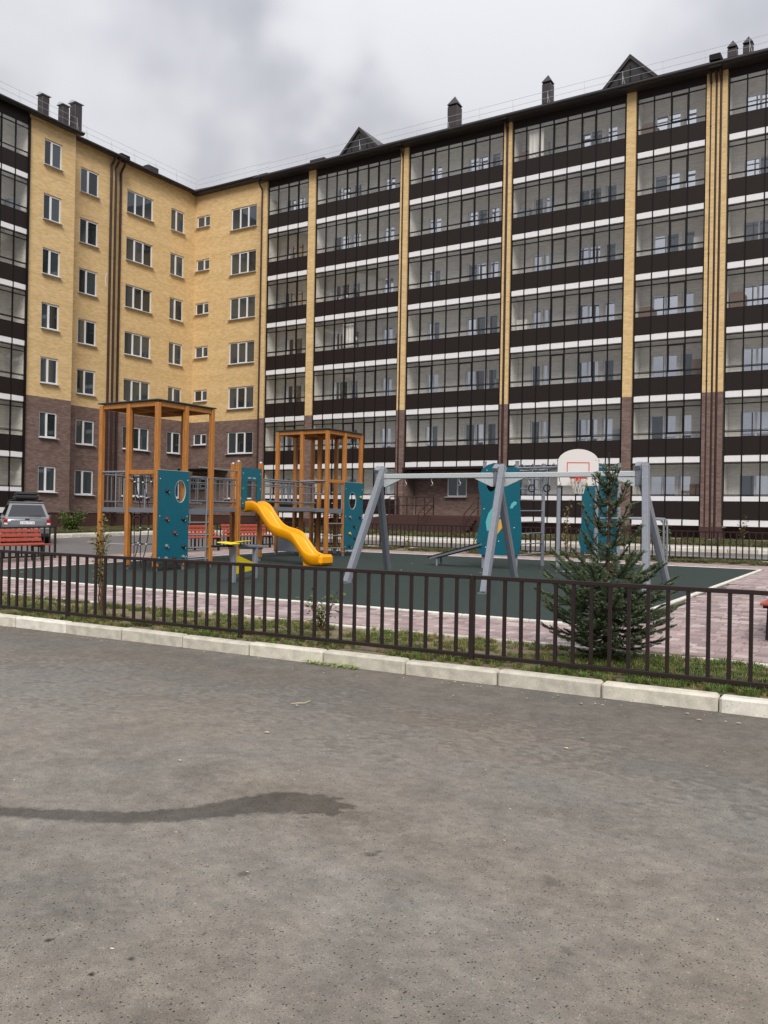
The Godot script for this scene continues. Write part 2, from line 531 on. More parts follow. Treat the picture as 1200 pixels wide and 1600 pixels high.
# an overcast sky: grey cloud with paler breaks all around
func sky_image() -> Image:
	var w := 1024
	var h := 512
	var f := noise(77, .55, 5)
	var g := noise(78, 1.7, 6)
	var im := Image.create(w, h, false, Image.FORMAT_RGBF)
	for y in h:
		var el := PI * .5 - PI * (y + .5) / h
		for x in w:
			var az := TAU * (x + .5) / w
			var d := Vector3(sin(az) * cos(el), sin(el), -cos(az) * cos(el))
			var q := d / (absf(d.y) + .35)
			var c := f.get_noise_3d(q.x * 1.5, q.z * 1.5, 3.1) + g.get_noise_3d(q.x * 1.6, q.z * 1.6, 1.2) * .42
			# the bank of darker cloud over the corner of the block and the paler breaks beside it
			var e := (d + Vector3(g.get_noise_3d(d.x * 4.0, d.y * 4.0, d.z * 4.0), g.get_noise_3d(d.z * 4.0, 7.0, d.x * 4.0), 0) * .12).normalized()
			for l in [[Vector3(-.594, .468, -.654), .11, -.38], [Vector3(-.56, .42, -.715), .08, -.34], [Vector3(-.66, .39, -.64), .08, -.28], [Vector3(-.72, .46, -.5), .12, .3], [Vector3(-.43, .46, -.776), .13, .34], [Vector3(-.32, .46, -.83), .12, .2], [Vector3(-.71, .31, -.63), .1, .2]]:
				c += l[2] * exp(-pow((e - (l[0] as Vector3).normalized()).length() / l[1], 2.0))
			var t := smoothstep(-.5, .42, c)
			var col := Color(.222, .227, .256).lerp(Color(.378, .381, .402), t)
			# an overcast sky brightens towards the zenith
			col *= .58 + 1.4 * maxf(d.y, 0)
			if d.y < 0: col = col.lerp(Color(.2, .2, .2), clampf(-d.y * 6.0, 0, 1))
			im.set_pixel(x, y, col)
	return im

# ---------------------------------------------------------------- ground
# a sheet through corners [x, depth, y]; its uv is in metres
func sheet(called: String, corners: Array, m: Material, label: String, category: String, parent: Node3D = null) -> MeshInstance3D:
	var b := MB.new()
	var p := []
	for c in corners: p.append(Vector3(c[0], c[2], -c[1]))
	for i in range(1, p.size() - 1):
		if (p[i] - p[0]).cross(p[i + 1] - p[0]).y > 0: b.tri(p[0], p[i], p[i + 1])
		else: b.tri(p[0], p[i + 1], p[i])
	for q in b.v:
		b.uv.append(Vector2(q.x, q.z) / 3.1)
		b.uv2.append(Vector2((q.x + 14.0) / 20.0, (8.0 + q.z) / 10.0))
	var o := put(self if parent == null else parent, called, b.mesh(), m)
	if parent == null: tag(o, label, category, "", "structure")
	return o

func kd(x: float) -> float: return 7.45 + .042 * (x + 10.43)   # back of the near kerb
func fd(x: float) -> float: return 7.67 + .042 * (x + 9.8)     # the near fence
func pd(x: float) -> float: return 9.14 + .03 * (x + 12.0)     # where the lawn meets the paving
func rd(x: float) -> float: return 10.92 + .022 * (x + 16.0)   # near edge of the rubber pad

func kerb_line(called: String, label: String, a: Vector3, b: Vector3, w: float, h: float, e: float, m: Material, step := 1.0) -> Node3D:
	var o := Node3D.new()
	o.name = numbered(called)
	add_child(o)
	o.position = a
	tag(o, label, "kerb", "", "structure")
	var len := a.distance_to(b)
	var dir := (b - a) / len
	var k := int(len / step)
	var yaw := atan2(-dir.z, dir.x)
	var lots := [m]
	for q in [.94, .88]:
		var v: StandardMaterial3D = m.duplicate()
		v.albedo_color = Color(q, q * .99, q * .97)
		v.uv1_offset = Vector3(q * 7.0, 0, q * 3.0)
		lots.append(v)
	for i in k:
		var s := put(o, "kerb_stone", bx(Vector3(step - .012, h, w), e), lots[rng.randi() % 3], dir * (i + .5) * step + Vector3(0, h * .5 + rng.randf_range(-.007, .007), 0) + Vector3(-dir.z, 0, dir.x) * rng.randf_range(-.007, .007))
		s.rotation = Vector3(rng.randf_range(-.02, .02), yaw + rng.randf_range(-.007, .007), rng.randf_range(-.005, .005))
	return o

func make_ground() -> void:
	var L := -24.0
	var Rr := 8.0
	# everything lies on this
	sheet("ground", [[-400, -300, -.12], [400, -300, -.12], [400, 500, -.12], [-400, 500, -.12]], mats["soil"], "bare earth reaching away under and beyond the courtyard", "ground")
	sheet("near_road", [[-60, -40, 0], [60, -40, 0], [60, kd(60) - .1, 0], [Rr, kd(Rr) - .1, 0], [L, kd(L) - .1, 0], [-60, kd(L) - .1, 0]], mats["asphalt"], "worn grey asphalt road with dark wet trail and oil spots", "road")
	# kerb of the near road: one metre stones
	var k := kerb_line("road_kerb", "pale concrete kerb of one metre stones along the near road", Vector3(-24.43, -.16, -(kd(-24.43) - .075)), Vector3(9.57, -.16, -(kd(9.57) - .075)), .15, .30, .022, mats["kerb"])
	k.position.y = -.16
	# soil bed under the fence
	sheet("lawn_bed", [[L, kd(L) - .01, .12], [Rr, kd(Rr) - .01, .12], [Rr, pd(Rr), site(pd(Rr)) - .02], [L, pd(L), site(pd(L)) - .02]], mats["soil"], "patchy earth strip with thin grass between kerb and paving", "lawn")
	kerb_line("lawn_edging", "thin pale concrete edging between grass strip and paving", Vector3(L, site(9.1) - .15, -pd(L)), Vector3(Rr, site(9.4) - .15, -pd(Rr)), .08, .16, .01, mats["kerb"])
	# paving under its blocks
	sheet("paving_bed", [[-20.6, pd(-20.6), site(9) - .012], [Rr, pd(Rr), site(9.6) - .012], [Rr, 25.6, site(25.6) - .012], [-20.6, 25.6, site(25.6) - .012]], mats["joint_sand"], "sand bed showing in the joints of the pink paving", "paving")
	# far parts of the paving, where blocks cannot be told apart
	sheet("paving_strip", [[-20.6, rd(-20) - 1.7, site(9.1) + .004], [-17.88, rd(-18) - 1.6, site(9.2) + .004], [-17.88, 25.55, site(25.55) + .004], [-20.6, 25.55, site(25.55) + .004]], mats["paving_far"], "pink paved walk in front of the benches", "paving")
	sheet("paving_strip", [[-17.88, 24.0, site(24.0) + .004], [-3.45, 24.0, site(24.0) + .004], [-3.45, 25.55, site(25.55) + .004], [-17.88, 25.55, site(25.55) + .004]], mats["paving_far"], "pink paved walk behind the rubber pad", "paving")
	sheet("paving_strip", [[-3.45, 19.0, site(19.0) + .004], [Rr, 19.0, site(19.0) + .004], [Rr, 25.55, site(25.55) + .004], [-3.45, 25.55, site(25.55) + .004]], mats["paving_far"], "pink paved area at the corner of the rubber pad by the fence", "paving")
	make_blocks()
	# rubber pad with its pale edging
	sheet("rubber_pad", [[-17.78, rd(-17.78) + .02, site(10.9) + .014], [-3.58, rd(-3.58) + .02, site(11.2) + .014], [-3.58, 23.9, site(23.9) + .014], [-17.78, 23.9, site(23.9) + .014]], mats["rubber"], "dark green rubber crumb surface under the play equipment", "rubber pad")
	for q in [[-17.78, rd(-17.78), -3.58, rd(-3.58), "thin concrete edging of the rubber pad beside the grass strip"], [-3.54, rd(-3.54) - .03, -3.54, 23.98, "thin concrete edging of the rubber pad beside the wide paving"], [-17.82, rd(-17.8), -17.82, 23.98, "thin concrete edging of the rubber pad beside the benches"], [-17.78, 23.94, -3.58, 23.94, "thin concrete edging of the rubber pad facing the glazed wing"]]:
		edging(q)
	# far side: lawn, road, walk, lawn, blind area
	sheet("lawn_strip", [[-20.7, 25.6, site(25.6) + .01], [30, 25.6, site(25.6) + .01], [30, 27.75, site(27.6)], [-20.7, 27.75, site(27.6)]], mats["soil"], "dry grass strip under the fence facing the glazed wing", "lawn")
	sheet("lawn_strip", [[-21.3, 8.0, site(8) - .01], [-20.6, 8.0, site(8) - .01], [-20.6, 27.75, site(27.75) - .01], [-21.3, 27.75, site(27.75) - .01]], mats["soil"], "narrow earth strip under the fence behind the benches", "lawn")
	sheet("courtyard_road", [[-33, 7.3, .004], [-21.3, 7.3, .004], [-21.3, 27.8, road(27.8)], [-33, 27.8, road(27.8)]], mats["far_asphalt"], "asphalt parking lane beside the yellow brick wing", "road")
	sheet("courtyard_road", [[-33, 27.8, road(27.8)], [60, 27.8, road(27.8)], [60, 33.0, road(33)], [-33, 33.0, road(33)]], mats["far_asphalt"], "asphalt drive in front of the glazed wing", "road")
	kerb_line("courtyard_kerb", "concrete kerb between asphalt drive and walk by the glazed wing", Vector3(-33, road(33) - .1, -33.07), Vector3(20, road(33) - .1, -33.07), .15, .26, .02, mats["kerb"])
	kerb_line("courtyard_kerb", "concrete kerb between parking lane and walk by the yellow wing", Vector3(-33.07, road(10) - .1, -10), Vector3(-33.07, road(33) - .1, -33), .15, .26, .02, mats["kerb"])
	kerb_line("courtyard_kerb", "concrete kerb between the drive and the fenced grass strip", Vector3(-21.3, road(27.8) - .12, -27.8), Vector3(20, road(27.8) - .12, -27.8), .12, .2, .015, mats["kerb"])
	sheet("walkway", [[-33.1, 33.1, .63], [60, 33.1, .63], [60, 35.4, .65], [-33.1, 35.4, .65]], mats["concrete"], "pale concrete walk in front of the glazed wing", "walk")
	sheet("walkway", [[-34.6, 10, .2], [-33.1, 10, .2], [-33.1, 35.4, .65], [-34.6, 35.4, .65]], mats["concrete"], "pale concrete walk along the yellow brick wing", "walk")
	sheet("lawn_strip", [[-34.6, 35.4, .64], [60, 35.4, .64], [60, 41.7, .74], [-34.6, 41.7, .74]], mats["soil"], "grass strip at the foot of the glazed wing", "lawn")
	sheet("lawn_strip", [[-42.2, 10, .2], [-34.6, 10, .2], [-34.6, 44.0, .75], [-43.2, 44.0, .75]], mats["soil"], "grass strip at the foot of the yellow brick wing", "lawn")
	sheet("blind_area", [[-36, 41.6, .765], [60, 41.6, .765], [60, 43.9, .79], [-36, 43.9, .79]], mats["concrete"], "concrete apron along the plinth of the glazed wing", "apron")
	# parking lines
	for q in [[-26.2, 18.5, -29.5, 18.9], [-26.0, 23.3, -29.4, 23.8]]:
		var mk := sheet("parking_line", [[q[0], q[1], road(q[1]) + .004], [q[0], q[1] + .12, road(q[1]) + .006], [q[2], q[3] + .12, road(q[3]) + .006], [q[2], q[3], road(q[3]) + .004]], mats["marking"], "white painted line across the parking lane", "road marking")
		mk.set_meta("group", "white lines of the parking lane")
	# painted line on the drive
	sheet("drive_line", [[-9, 30.2, road(30.2) + .005], [8, 31.2, road(31.2) + .005], [8, 31.32, road(31.3) + .005], [-9, 30.32, road(30.3) + .005]], mats["marking"], "white painted line slanting across the asphalt drive", "road marking")

func edging(q: Array) -> void:
	var a := Vector3(q[0], site(q[1]) + .022, -q[1])
	var b := Vector3(q[2], site(q[3]) + .022, -q[3])
	var o := Node3D.new()
	o.name = numbered("pad_edging")
	add_child(o)
	o.position = a
	tag(o, q[4], "kerb", "", "structure")
	var len := a.distance_to(b)
	var k := int(round(len))
	var dir := (b - a) / len
	var mesh := bx(Vector3(len / k - .008, .1, .08), .012)
	for i in k:
		var s := put(o, "edging_stone", mesh, mats["kerb"], dir * (i + .5) * len / k - Vector3(0, .05, 0))
		s.rotation = Vector3(0, atan2(-dir.z, dir.x), asin(dir.y))

# paving blocks, 200 by 100 mm, in running bond; the three hundred that show largest are pieces of their own
func make_blocks() -> void:
	var spots := []
	var eye := Vector2(0, 0)
	var row := 0
	var d := 9.2
	# rows of blocks of three lengths, as in old town paving
	while d < 19.2:
		var x := -17.8 + rng.randf() * .2
		while x < 4.0:
			var len: float = [.12, .18, .18, .24][rng.randi() % 4]
			x += len * .5
			var near := d > pd(x) + .11 and (d < rd(x) - .12 or x > -3.36)
			if near and (d < 13.0 or x < .5):
				var c := Vector2(x, d)
				var az := rad_to_deg(atan2(-x, d)) - 32.0
				var seen := absf(az) < 23.5
				spots.append([(c.length() + (0.0 if seen else 500.0)), x, d, len])
			x += len * .5
		d += .16
		row += 1
	spots.sort_custom(func(p, q): return p[0] < q[0])
	var o := Node3D.new()
	o.name = numbered("paving")
	add_child(o)
	o.position = Vector3(-3, site(10), -10)
	tag(o, "pinkish grey paving of small staggered concrete blocks", "paving", "", "structure")
	var sizes := {}
	for q in [.12, .18, .24]: sizes[q] = bx(Vector3(q - .009, .05, .151), .009)
	var variants := []
	for i in 8:
		var m := StandardMaterial3D.new()
		m.resource_name = "paving_block"
		m.albedo_texture = tex(speckle(128, pave_tone(), .13, 120, 1, 2, [Color8(140, 124, 122), Color8(196, 182, 178)], 40 + i))
		m.uv1_triplanar = true
		m.uv1_world_triplanar = true
		m.uv1_scale = Vector3.ONE * 3.3
		m.roughness = .9
		variants.append(m)
	var xf := []
	for i in spots.size():
		var s: Array = spots[i]
		var y := site(s[2]) - .025 + .006 + rng.randf_range(-.0025, .0025)
		var p := Vector3(s[1], y, -s[2])
		if i < 300:
			var b := put(o, "paving_block", sizes[s[3]], variants[rng.randi() % 8], p - o.position)
			b.rotation = Vector3(rng.randf_range(-.012, .012), rng.randf_range(-.01, .01), rng.randf_range(-.012, .012))
		else:
			xf.append(Transform3D(Basis.from_euler(Vector3(rng.randf_range(-.012, .012), rng.randf_range(-.01, .01), rng.randf_range(-.012, .012))).scaled_local(Vector3((s[3] - .009) / .171, 1, 1)), p - o.position))
	var mm := MultiMesh.new()
	mm.transform_format = MultiMesh.TRANSFORM_3D
	mm.use_colors = true
	mm.mesh = sizes[.18]
	mm.instance_count = xf.size()
	for i in xf.size():
		mm.set_instance_transform(i, xf[i])
		mm.set_instance_color(i, jit(pave_tone(), .03, .008).srgb_to_linear())
	var mi := MultiMeshInstance3D.new()
	mi.name = "distant_paving_blocks"
	mi.multimesh = mm
	var vm := flat("paving_tint", Color.WHITE, .9)
	vm.vertex_color_use_as_albedo = true
	vm.albedo_texture = tex(speckle(128, Color8(245, 245, 245), .1, 120, 1, 2, [Color8(215, 215, 215)], 60))
	vm.uv1_triplanar = true
	vm.uv1_world_triplanar = true
	vm.uv1_scale = Vector3.ONE * 3.3
	mi.material_override = vm
	o.add_child(mi, true)
	mi.set_meta("kind", "stuff")

# ---------------------------------------------------------------- buildings
# a wall in the xy plane facing +z with real openings [x0, x1, y0, y1]; reveals go back by deep
func wall_mesh(w: float, y0: float, y1: float, openings: Array, deep := .16) -> Mesh:
	var b := MB.new()
	var xs := [0.0, w]
	var ys := [y0, y1]
	for o in openings:
		for q in [o[0], o[1]]:
			if q > 0 and q < w and not xs.has(q): xs.append(q)
		for q in [o[2], o[3]]:
			if q > y0 and q < y1 and not ys.has(q): ys.append(q)
	xs.sort(); ys.sort()
	for i in xs.size() - 1:
		for j in ys.size() - 1:
			var cx: float = (xs[i] + xs[i + 1]) * .5
			var cy: float = (ys[j] + ys[j + 1]) * .5
			var hole := false
			for o in openings:
				if cx > o[0] and cx < o[1] and cy > o[2] and cy < o[3]: hole = true
			if not hole:
				b.quad(Vector3(xs[i], ys[j], 0), Vector3(xs[i + 1], ys[j], 0), Vector3(xs[i + 1], ys[j + 1], 0), Vector3(xs[i], ys[j + 1], 0))
	for o in openings:
		var a: float = maxf(o[2], y0)
		var c: float = minf(o[3], y1)
		if c <= a: continue
		b.quad(Vector3(o[0], a, 0), Vector3(o[0], c, 0), Vector3(o[0], c, -deep), Vector3(o[0], a, -deep))
		b.quad(Vector3(o[1], a, -deep), Vector3(o[1], c, -deep), Vector3(o[1], c, 0), Vector3(o[1], a, 0))
		if o[3] <= y1: b.quad(Vector3(o[0], c, 0), Vector3(o[1], c, 0), Vector3(o[1], c, -deep), Vector3(o[0], c, -deep))
		if o[2] >= y0: b.quad(Vector3(o[0], a, -deep), Vector3(o[1], a, -deep), Vector3(o[1], a, 0), Vector3(o[0], a, 0))
	return b.mesh()

func frame_mesh(w: float, h: float, cuts: Array, fw := .07, dp := .07) -> Mesh:
	var key := "f%.2f_%.2f_%s" % [w, h, str(cuts)]
	if not meshes.has(key):
		var b := MB.new()
		b.box(Vector3(0, h * .5 - fw * .5, 0), Vector3(w, fw, dp))
		b.box(Vector3(0, -h * .5 + fw * .5, 0), Vector3(w, fw, dp))
		for s in [-1, 1]: b.box(Vector3(s * (w * .5 - fw * .5), 0, 0), Vector3(fw, h - 2 * fw, dp))
		for c in cuts: b.box(Vector3((c - .5) * w, 0, .004), Vector3(fw * 1.15, h - 2 * fw, dp))
		meshes[key] = b.mesh()
	return meshes[key]

# a sealed glass unit: two thin sheets
func unit(w: float, h: float) -> Mesh:
	var key := "u%.3f_%.3f" % [w, h]
	if not meshes.has(key):
		var b := MB.new()
		for z in [-.01, .008]:
			b.quad(Vector3(-w * .5, -h * .5, z), Vector3(w * .5, -h * .5, z), Vector3(w * .5, h * .5, z), Vector3(-w * .5, h * .5, z))
		meshes[key] = b.mesh()
	return meshes[key]

# a white plastic window set in a brick opening: frame > panes, sill
func window(parent: Node3D, at: Vector3, turn: float, x0: float, x1: float, y0: float, y1: float, cuts: Array, glass: Array, sill := true) -> void:
	var w := x1 - x0
	var h := y1 - y0
	var f := put(parent, "window", frame_mesh(w - .01, h - .01, cuts), mats["pvc"], at + Vector3((x0 + x1) * .5, (y0 + y1) * .5, -.1).rotated(Vector3.UP, turn), Vector3(0, turn, 0))
	var e := [0.0]; e.append_array(cuts); e.append(1.0)
	for i in e.size() - 1:
		var pw: float = (e[i + 1] - e[i]) * w - .09
		var gm: Material = glass[rng.randi() % glass.size()]
		put(f, "pane", bx(Vector3(pw, h - .15, .024)), gm, Vector3(((e[i] + e[i + 1]) * .5 - .5) * w, 0, -.008), Vector3(rng.randf_range(-.012, .012), rng.randf_range(-.012, .012), 0))
		# the opening sash has a frame of its own
		if i == 1:
			var sm := frame_mesh(pw + .03, h - .12, [], .045, .03)
			put(f, "sash", sm, mats["pvc"], Vector3(((e[i] + e[i + 1]) * .5 - .5) * w, 0, .028))
	if sill: put(f, "sill", bx(Vector3(w + .1, .035, .24), .006), mats["tin"], Vector3(0, -h * .5 - .012, .16), Vector3(.1, 0, 0))

# one glazed balcony column of a wing, n panes wide: x to the right, z out of the wall
func bay(parent: Node3D, at: Vector3, turn: float, w: float, n: int, rooms: Array, floors: Array, deep := 1.2) -> Node3D:
	var o := node(parent, "balcony_bay", at, turn)
	var pw := w / n
	var G: Material = mats["glass"]
	var F: Material = mats["frame_dark"]
	var lo: float = 1.67 + 3 * floors[0] - .26
	var top: float = 1.67 + 3 * floors[-1] + 2.66
	put(o, "ceiling", bx(Vector3(w, .1, deep - .02)), mats["plaster"], Vector3(w * .5, top + .17, -deep * .5 - .03))
	for i in n + 1:
		put(o, "mullion", bx(Vector3(.05, top - lo, .09)), F, Vector3(clampf(i * pw, .02, w - .02), (lo + top) * .5, .0))
	var holes := []
	for k in floors:
		var fl: float = 1.67 + 3.0 * k
		for r in rooms: holes.append([r[0], r[1], fl + (.04 if r[2] == "d" else .82), fl + 2.2])
	var bw := put(o, "back_wall", wall_mesh(w + .04, lo, top + .3, holes, .1), mats["white_brick"], Vector3(-.02, 0, -deep))
	for s in [0, 1]:
		put(o, "side_wall", bx(Vector3(.1, top - lo + .2, deep - .1)), mats["white_brick"], Vector3(-.07 if s == 0 else w + .07, (top + lo) * .5, -deep * .5 - .04))
	for k in floors:
		var fl: float = 1.67 + 3.0 * k
		var ground: bool = k == 0
		put(o, "floor_slab", bx(Vector3(w, .2, deep - .06)), mats["plaster"], Vector3(w * .5, fl - .13, -deep * .5 - .035))
		for i in n:
			var cx := (i + .5) * pw
			var gw := pw - .055
			put(o, "band_panel", bx(Vector3(gw, .27, .03), .003), mats["panel_white"], Vector3(cx, fl - .14, .012))
			put(o, "spandrel_panel", bx(Vector3(pw - .056, .84, .03), .003), mats["panel_brown"], Vector3(cx, fl + .44, .018 + rng.randf_range(-.001, .001)), Vector3(rng.randf_range(-.003, .003), rng.randf_range(-.004, .004), 0))
			var tilt := func(): return Vector3(rng.randf_range(-.01, .01), rng.randf_range(-.014, .014), 0)
			if ground:
				put(o, "band_panel", bx(Vector3(gw, .24, .03), .003), mats["panel_white"], Vector3(cx, fl + 1.0, .012))
				put(o, "glass_pane", unit(gw, 1.46), G, Vector3(cx, fl + 1.91, 0), tilt.call())
			else:
				put(o, "low_pane", unit(gw, .22), G, Vector3(cx, fl + .99, 0), tilt.call())
				put(o, "glass_pane", unit(gw, 1.24), G, Vector3(cx, fl + 1.77, 0), tilt.call())
				put(o, "top_pane", unit(gw, .19), G, Vector3(cx, fl + 2.545, 0), tilt.call())
				if (i + n) % 5 in [1, 3] and i > 0 and i < n - 1:
					put(o, "sash", frame_mesh(gw + .02, 1.28, [], .055, .05), F, Vector3(cx, fl + 1.77, .012))
		for y in ([.87, 1.14, 2.66] if ground else [.87, 1.125, 2.42, 2.66]):
			put(o, "transom", bx(Vector3(w - .02, .045, .06)), F, Vector3(w * .5, fl + y, -.003))
		put(o, "handrail", bx(Vector3(w - .04, .03, .03)), F, Vector3(w * .5, fl + 1.2, -.12))
		for r in rooms:
			var ww: float = r[1] - r[0]
			var y0: float = fl + (.04 if r[2] == "d" else .82)
			var y1: float = fl + 2.2
			var cuts := [.5] if r[2] == "w" else []
			put(o, "window_frame", frame_mesh(ww - .01, y1 - y0 - .01, cuts), mats["pvc"], Vector3((r[0] + r[1]) * .5, (y0 + y1) * .5, -deep - .05))
			for q in (2 if r[2] == "w" else 1):
				var gw2: float = (ww / 2 if r[2] == "w" else ww) - .1
				var gx: float = r[0] + (ww * (.25 + .5 * q) if r[2] == "w" else ww * .5)
				put(o, "window_pane", bx(Vector3(gw2, y1 - y0 - .15, .02)), [mats["room_glass"], mats["room_glass"], mats["room_glass"], mats["room_dim"]][rng.randi() % 4], Vector3(gx, (y0 + y1) * .5, -deep - .06), Vector3(rng.randf_range(-.02, .02), rng.randf_range(-.02, .02), 0))
		# what people keep on their balconies
		if n > 4 and rng.randf() < .08:
			var cx2 := rng.randf_range(.1, w - 1.0)
			var cb := MB.new()
			var prev := Vector3.ZERO
			for q in 13:
				var p := Vector3(q * .07, 0, .025 * sin(q * 2.1))
				if q > 0: cb.quad(prev, p, p + Vector3(0, 1.75, 0), prev + Vector3(0, 1.75, 0))
				prev = p
			put(o, "curtain", cb.mesh(), mats["curtain"], Vector3(cx2, fl + .9, -.16))
		if rng.randf() < .3:
			put(o, "cupboard", bx(Vector3(.6, rng.randf_range(1.3, 2.0), .45), .01), [mats["cupboard"], mats["curtain"], mats["grey_paint"]][rng.randi() % 3], Vector3(.35 if rng.randf() < .5 else w - .35, fl + .8, -deep + .3))
		# ceiling lamps
		for q in n:
			put(o, "ceiling_spot", cyl(.04, .05, 8), mats["pvc"], Vector3((q + rng.randf_range(.2, .8)) * pw, fl + 2.745, -.12 - .5 * (q % 2)))
	return o

func railing(o: Node3D, a: Vector3, b: Vector3, step := 1.9) -> void:
	var r := node(o, "roof_railing", Vector3.ZERO)
	for y in [.34, .68]:
		rod(r, "rail", a + Vector3(0, y, 0), b + Vector3(0, y, 0), .008, mats["galvanised"], 5)
	var k := int(a.distance_to(b) / step)
	var side := (b - a).normalized().cross(Vector3.UP)
	for i in k + 1:
		var p := a.lerp(b, float(i) / k)
		rod(r, "post", p - Vector3(0, .25, 0), p + Vector3(0, .7, 0), .009, mats["galvanised"], 6)
		rod(r, "brace", p - Vector3(0, .25, 0) + (b - a).normalized() * .18, p + Vector3(0, .5, 0), .007, mats["galvanised"], 5)

func chimney(o: Node3D, p: Vector3, w: float, h: float, peaked: bool) -> void:
	var c := put(o, "chimney", bx(Vector3(w, h, w), .02), mats["chimney_metal"], p + Vector3(0, h * .5, 0))
	if peaked:
		var b := MB.new()
		var s := w * .66
		for i in 4:
			var a := PI * .25 + i * PI * .5
			var q := Vector3(cos(a), 0, sin(a)) * s * 1.15
			var q2 := Vector3(cos(a + PI * .5), 0, sin(a + PI * .5)) * s * 1.15
			b.tri(Vector3(0, .45 * w / .5, 0), q2, q); b.tri(Vector3.ZERO, q, q2)
		put(c, "cap", b.mesh(), mats["roof_metal"], Vector3(0, h * .5 + .1, 0))
		for s2 in [-1, 1]: for s3 in [-1, 1]: put(c, "cap_leg", bx(Vector3(.03, .12, .03)), mats["roof_metal"], Vector3(s2 * w * .42, h * .5 + .05, s3 * w * .42))
	else:
		var b := MB.new()
		b.prism(PackedVector2Array([Vector2(-w * .66, 0), Vector2(w * .66, 0), Vector2(w * .66, .03), Vector2(0, .16), Vector2(-w * .66, .03)]), -w * .66, w * .66)
		put(c, "cap", b.mesh(), mats["galvanised"], Vector3(0, h * .5 + .1, 0))
		for s2 in [-1, 1]: for s3 in [-1, 1]: put(c, "cap_leg", bx(Vector3(.03, .12, .03)), mats["roof_metal"], Vector3(s2 * w * .42, h * .5 + .05, s3 * w * .42))

# a drainpipe with collars and its kick at the top under the gutter
func drain(o: Node3D, p: Vector3, y0: float, y1: float, out: Vector3, r := .055) -> void:
	var b := MB.new()
	b.tube([Vector3(0, y0, 0), Vector3(0, y1 - .5, 0), Vector3(0, y1 - .42, 0) + out * .04, Vector3(0, y1 - .12, 0) + out * .3, Vector3(0, y1, 0) + out * .34], r, 8)
	var d := put(o, "drainpipe", b.mesh(), mats["drain"], p)
	var y := y0 + 1.0
	while y < y1 - 1.0:
		put(d, "collar", cyl(r + .012, .05, 8), mats["drain"], Vector3(0, y, 0))
		y += 3.0

func pilaster(o: Node3D, x0: float, x1: float, front := .1, deep := 1.3) -> void:
	var w := x1 - x0
	put(o, "pilaster", bx(Vector3(w, 22.72 - 7.67, deep)), mats["yellow_brick"], Vector3((x0 + x1) * .5, (22.72 + 7.67) * .5, front - deep * .5))
	put(o, "pilaster_base", bx(Vector3(w, 7.67 - 1.36, deep)), mats["brown_brick"], Vector3((x0 + x1) * .5, (7.67 + 1.36) * .5, front - deep * .5))
	put(o, "plinth_block", bx(Vector3(w + .06, .72, deep)), mats["plinth"], Vector3((x0 + x1) * .5, 1.0, front + .03 - deep * .5))

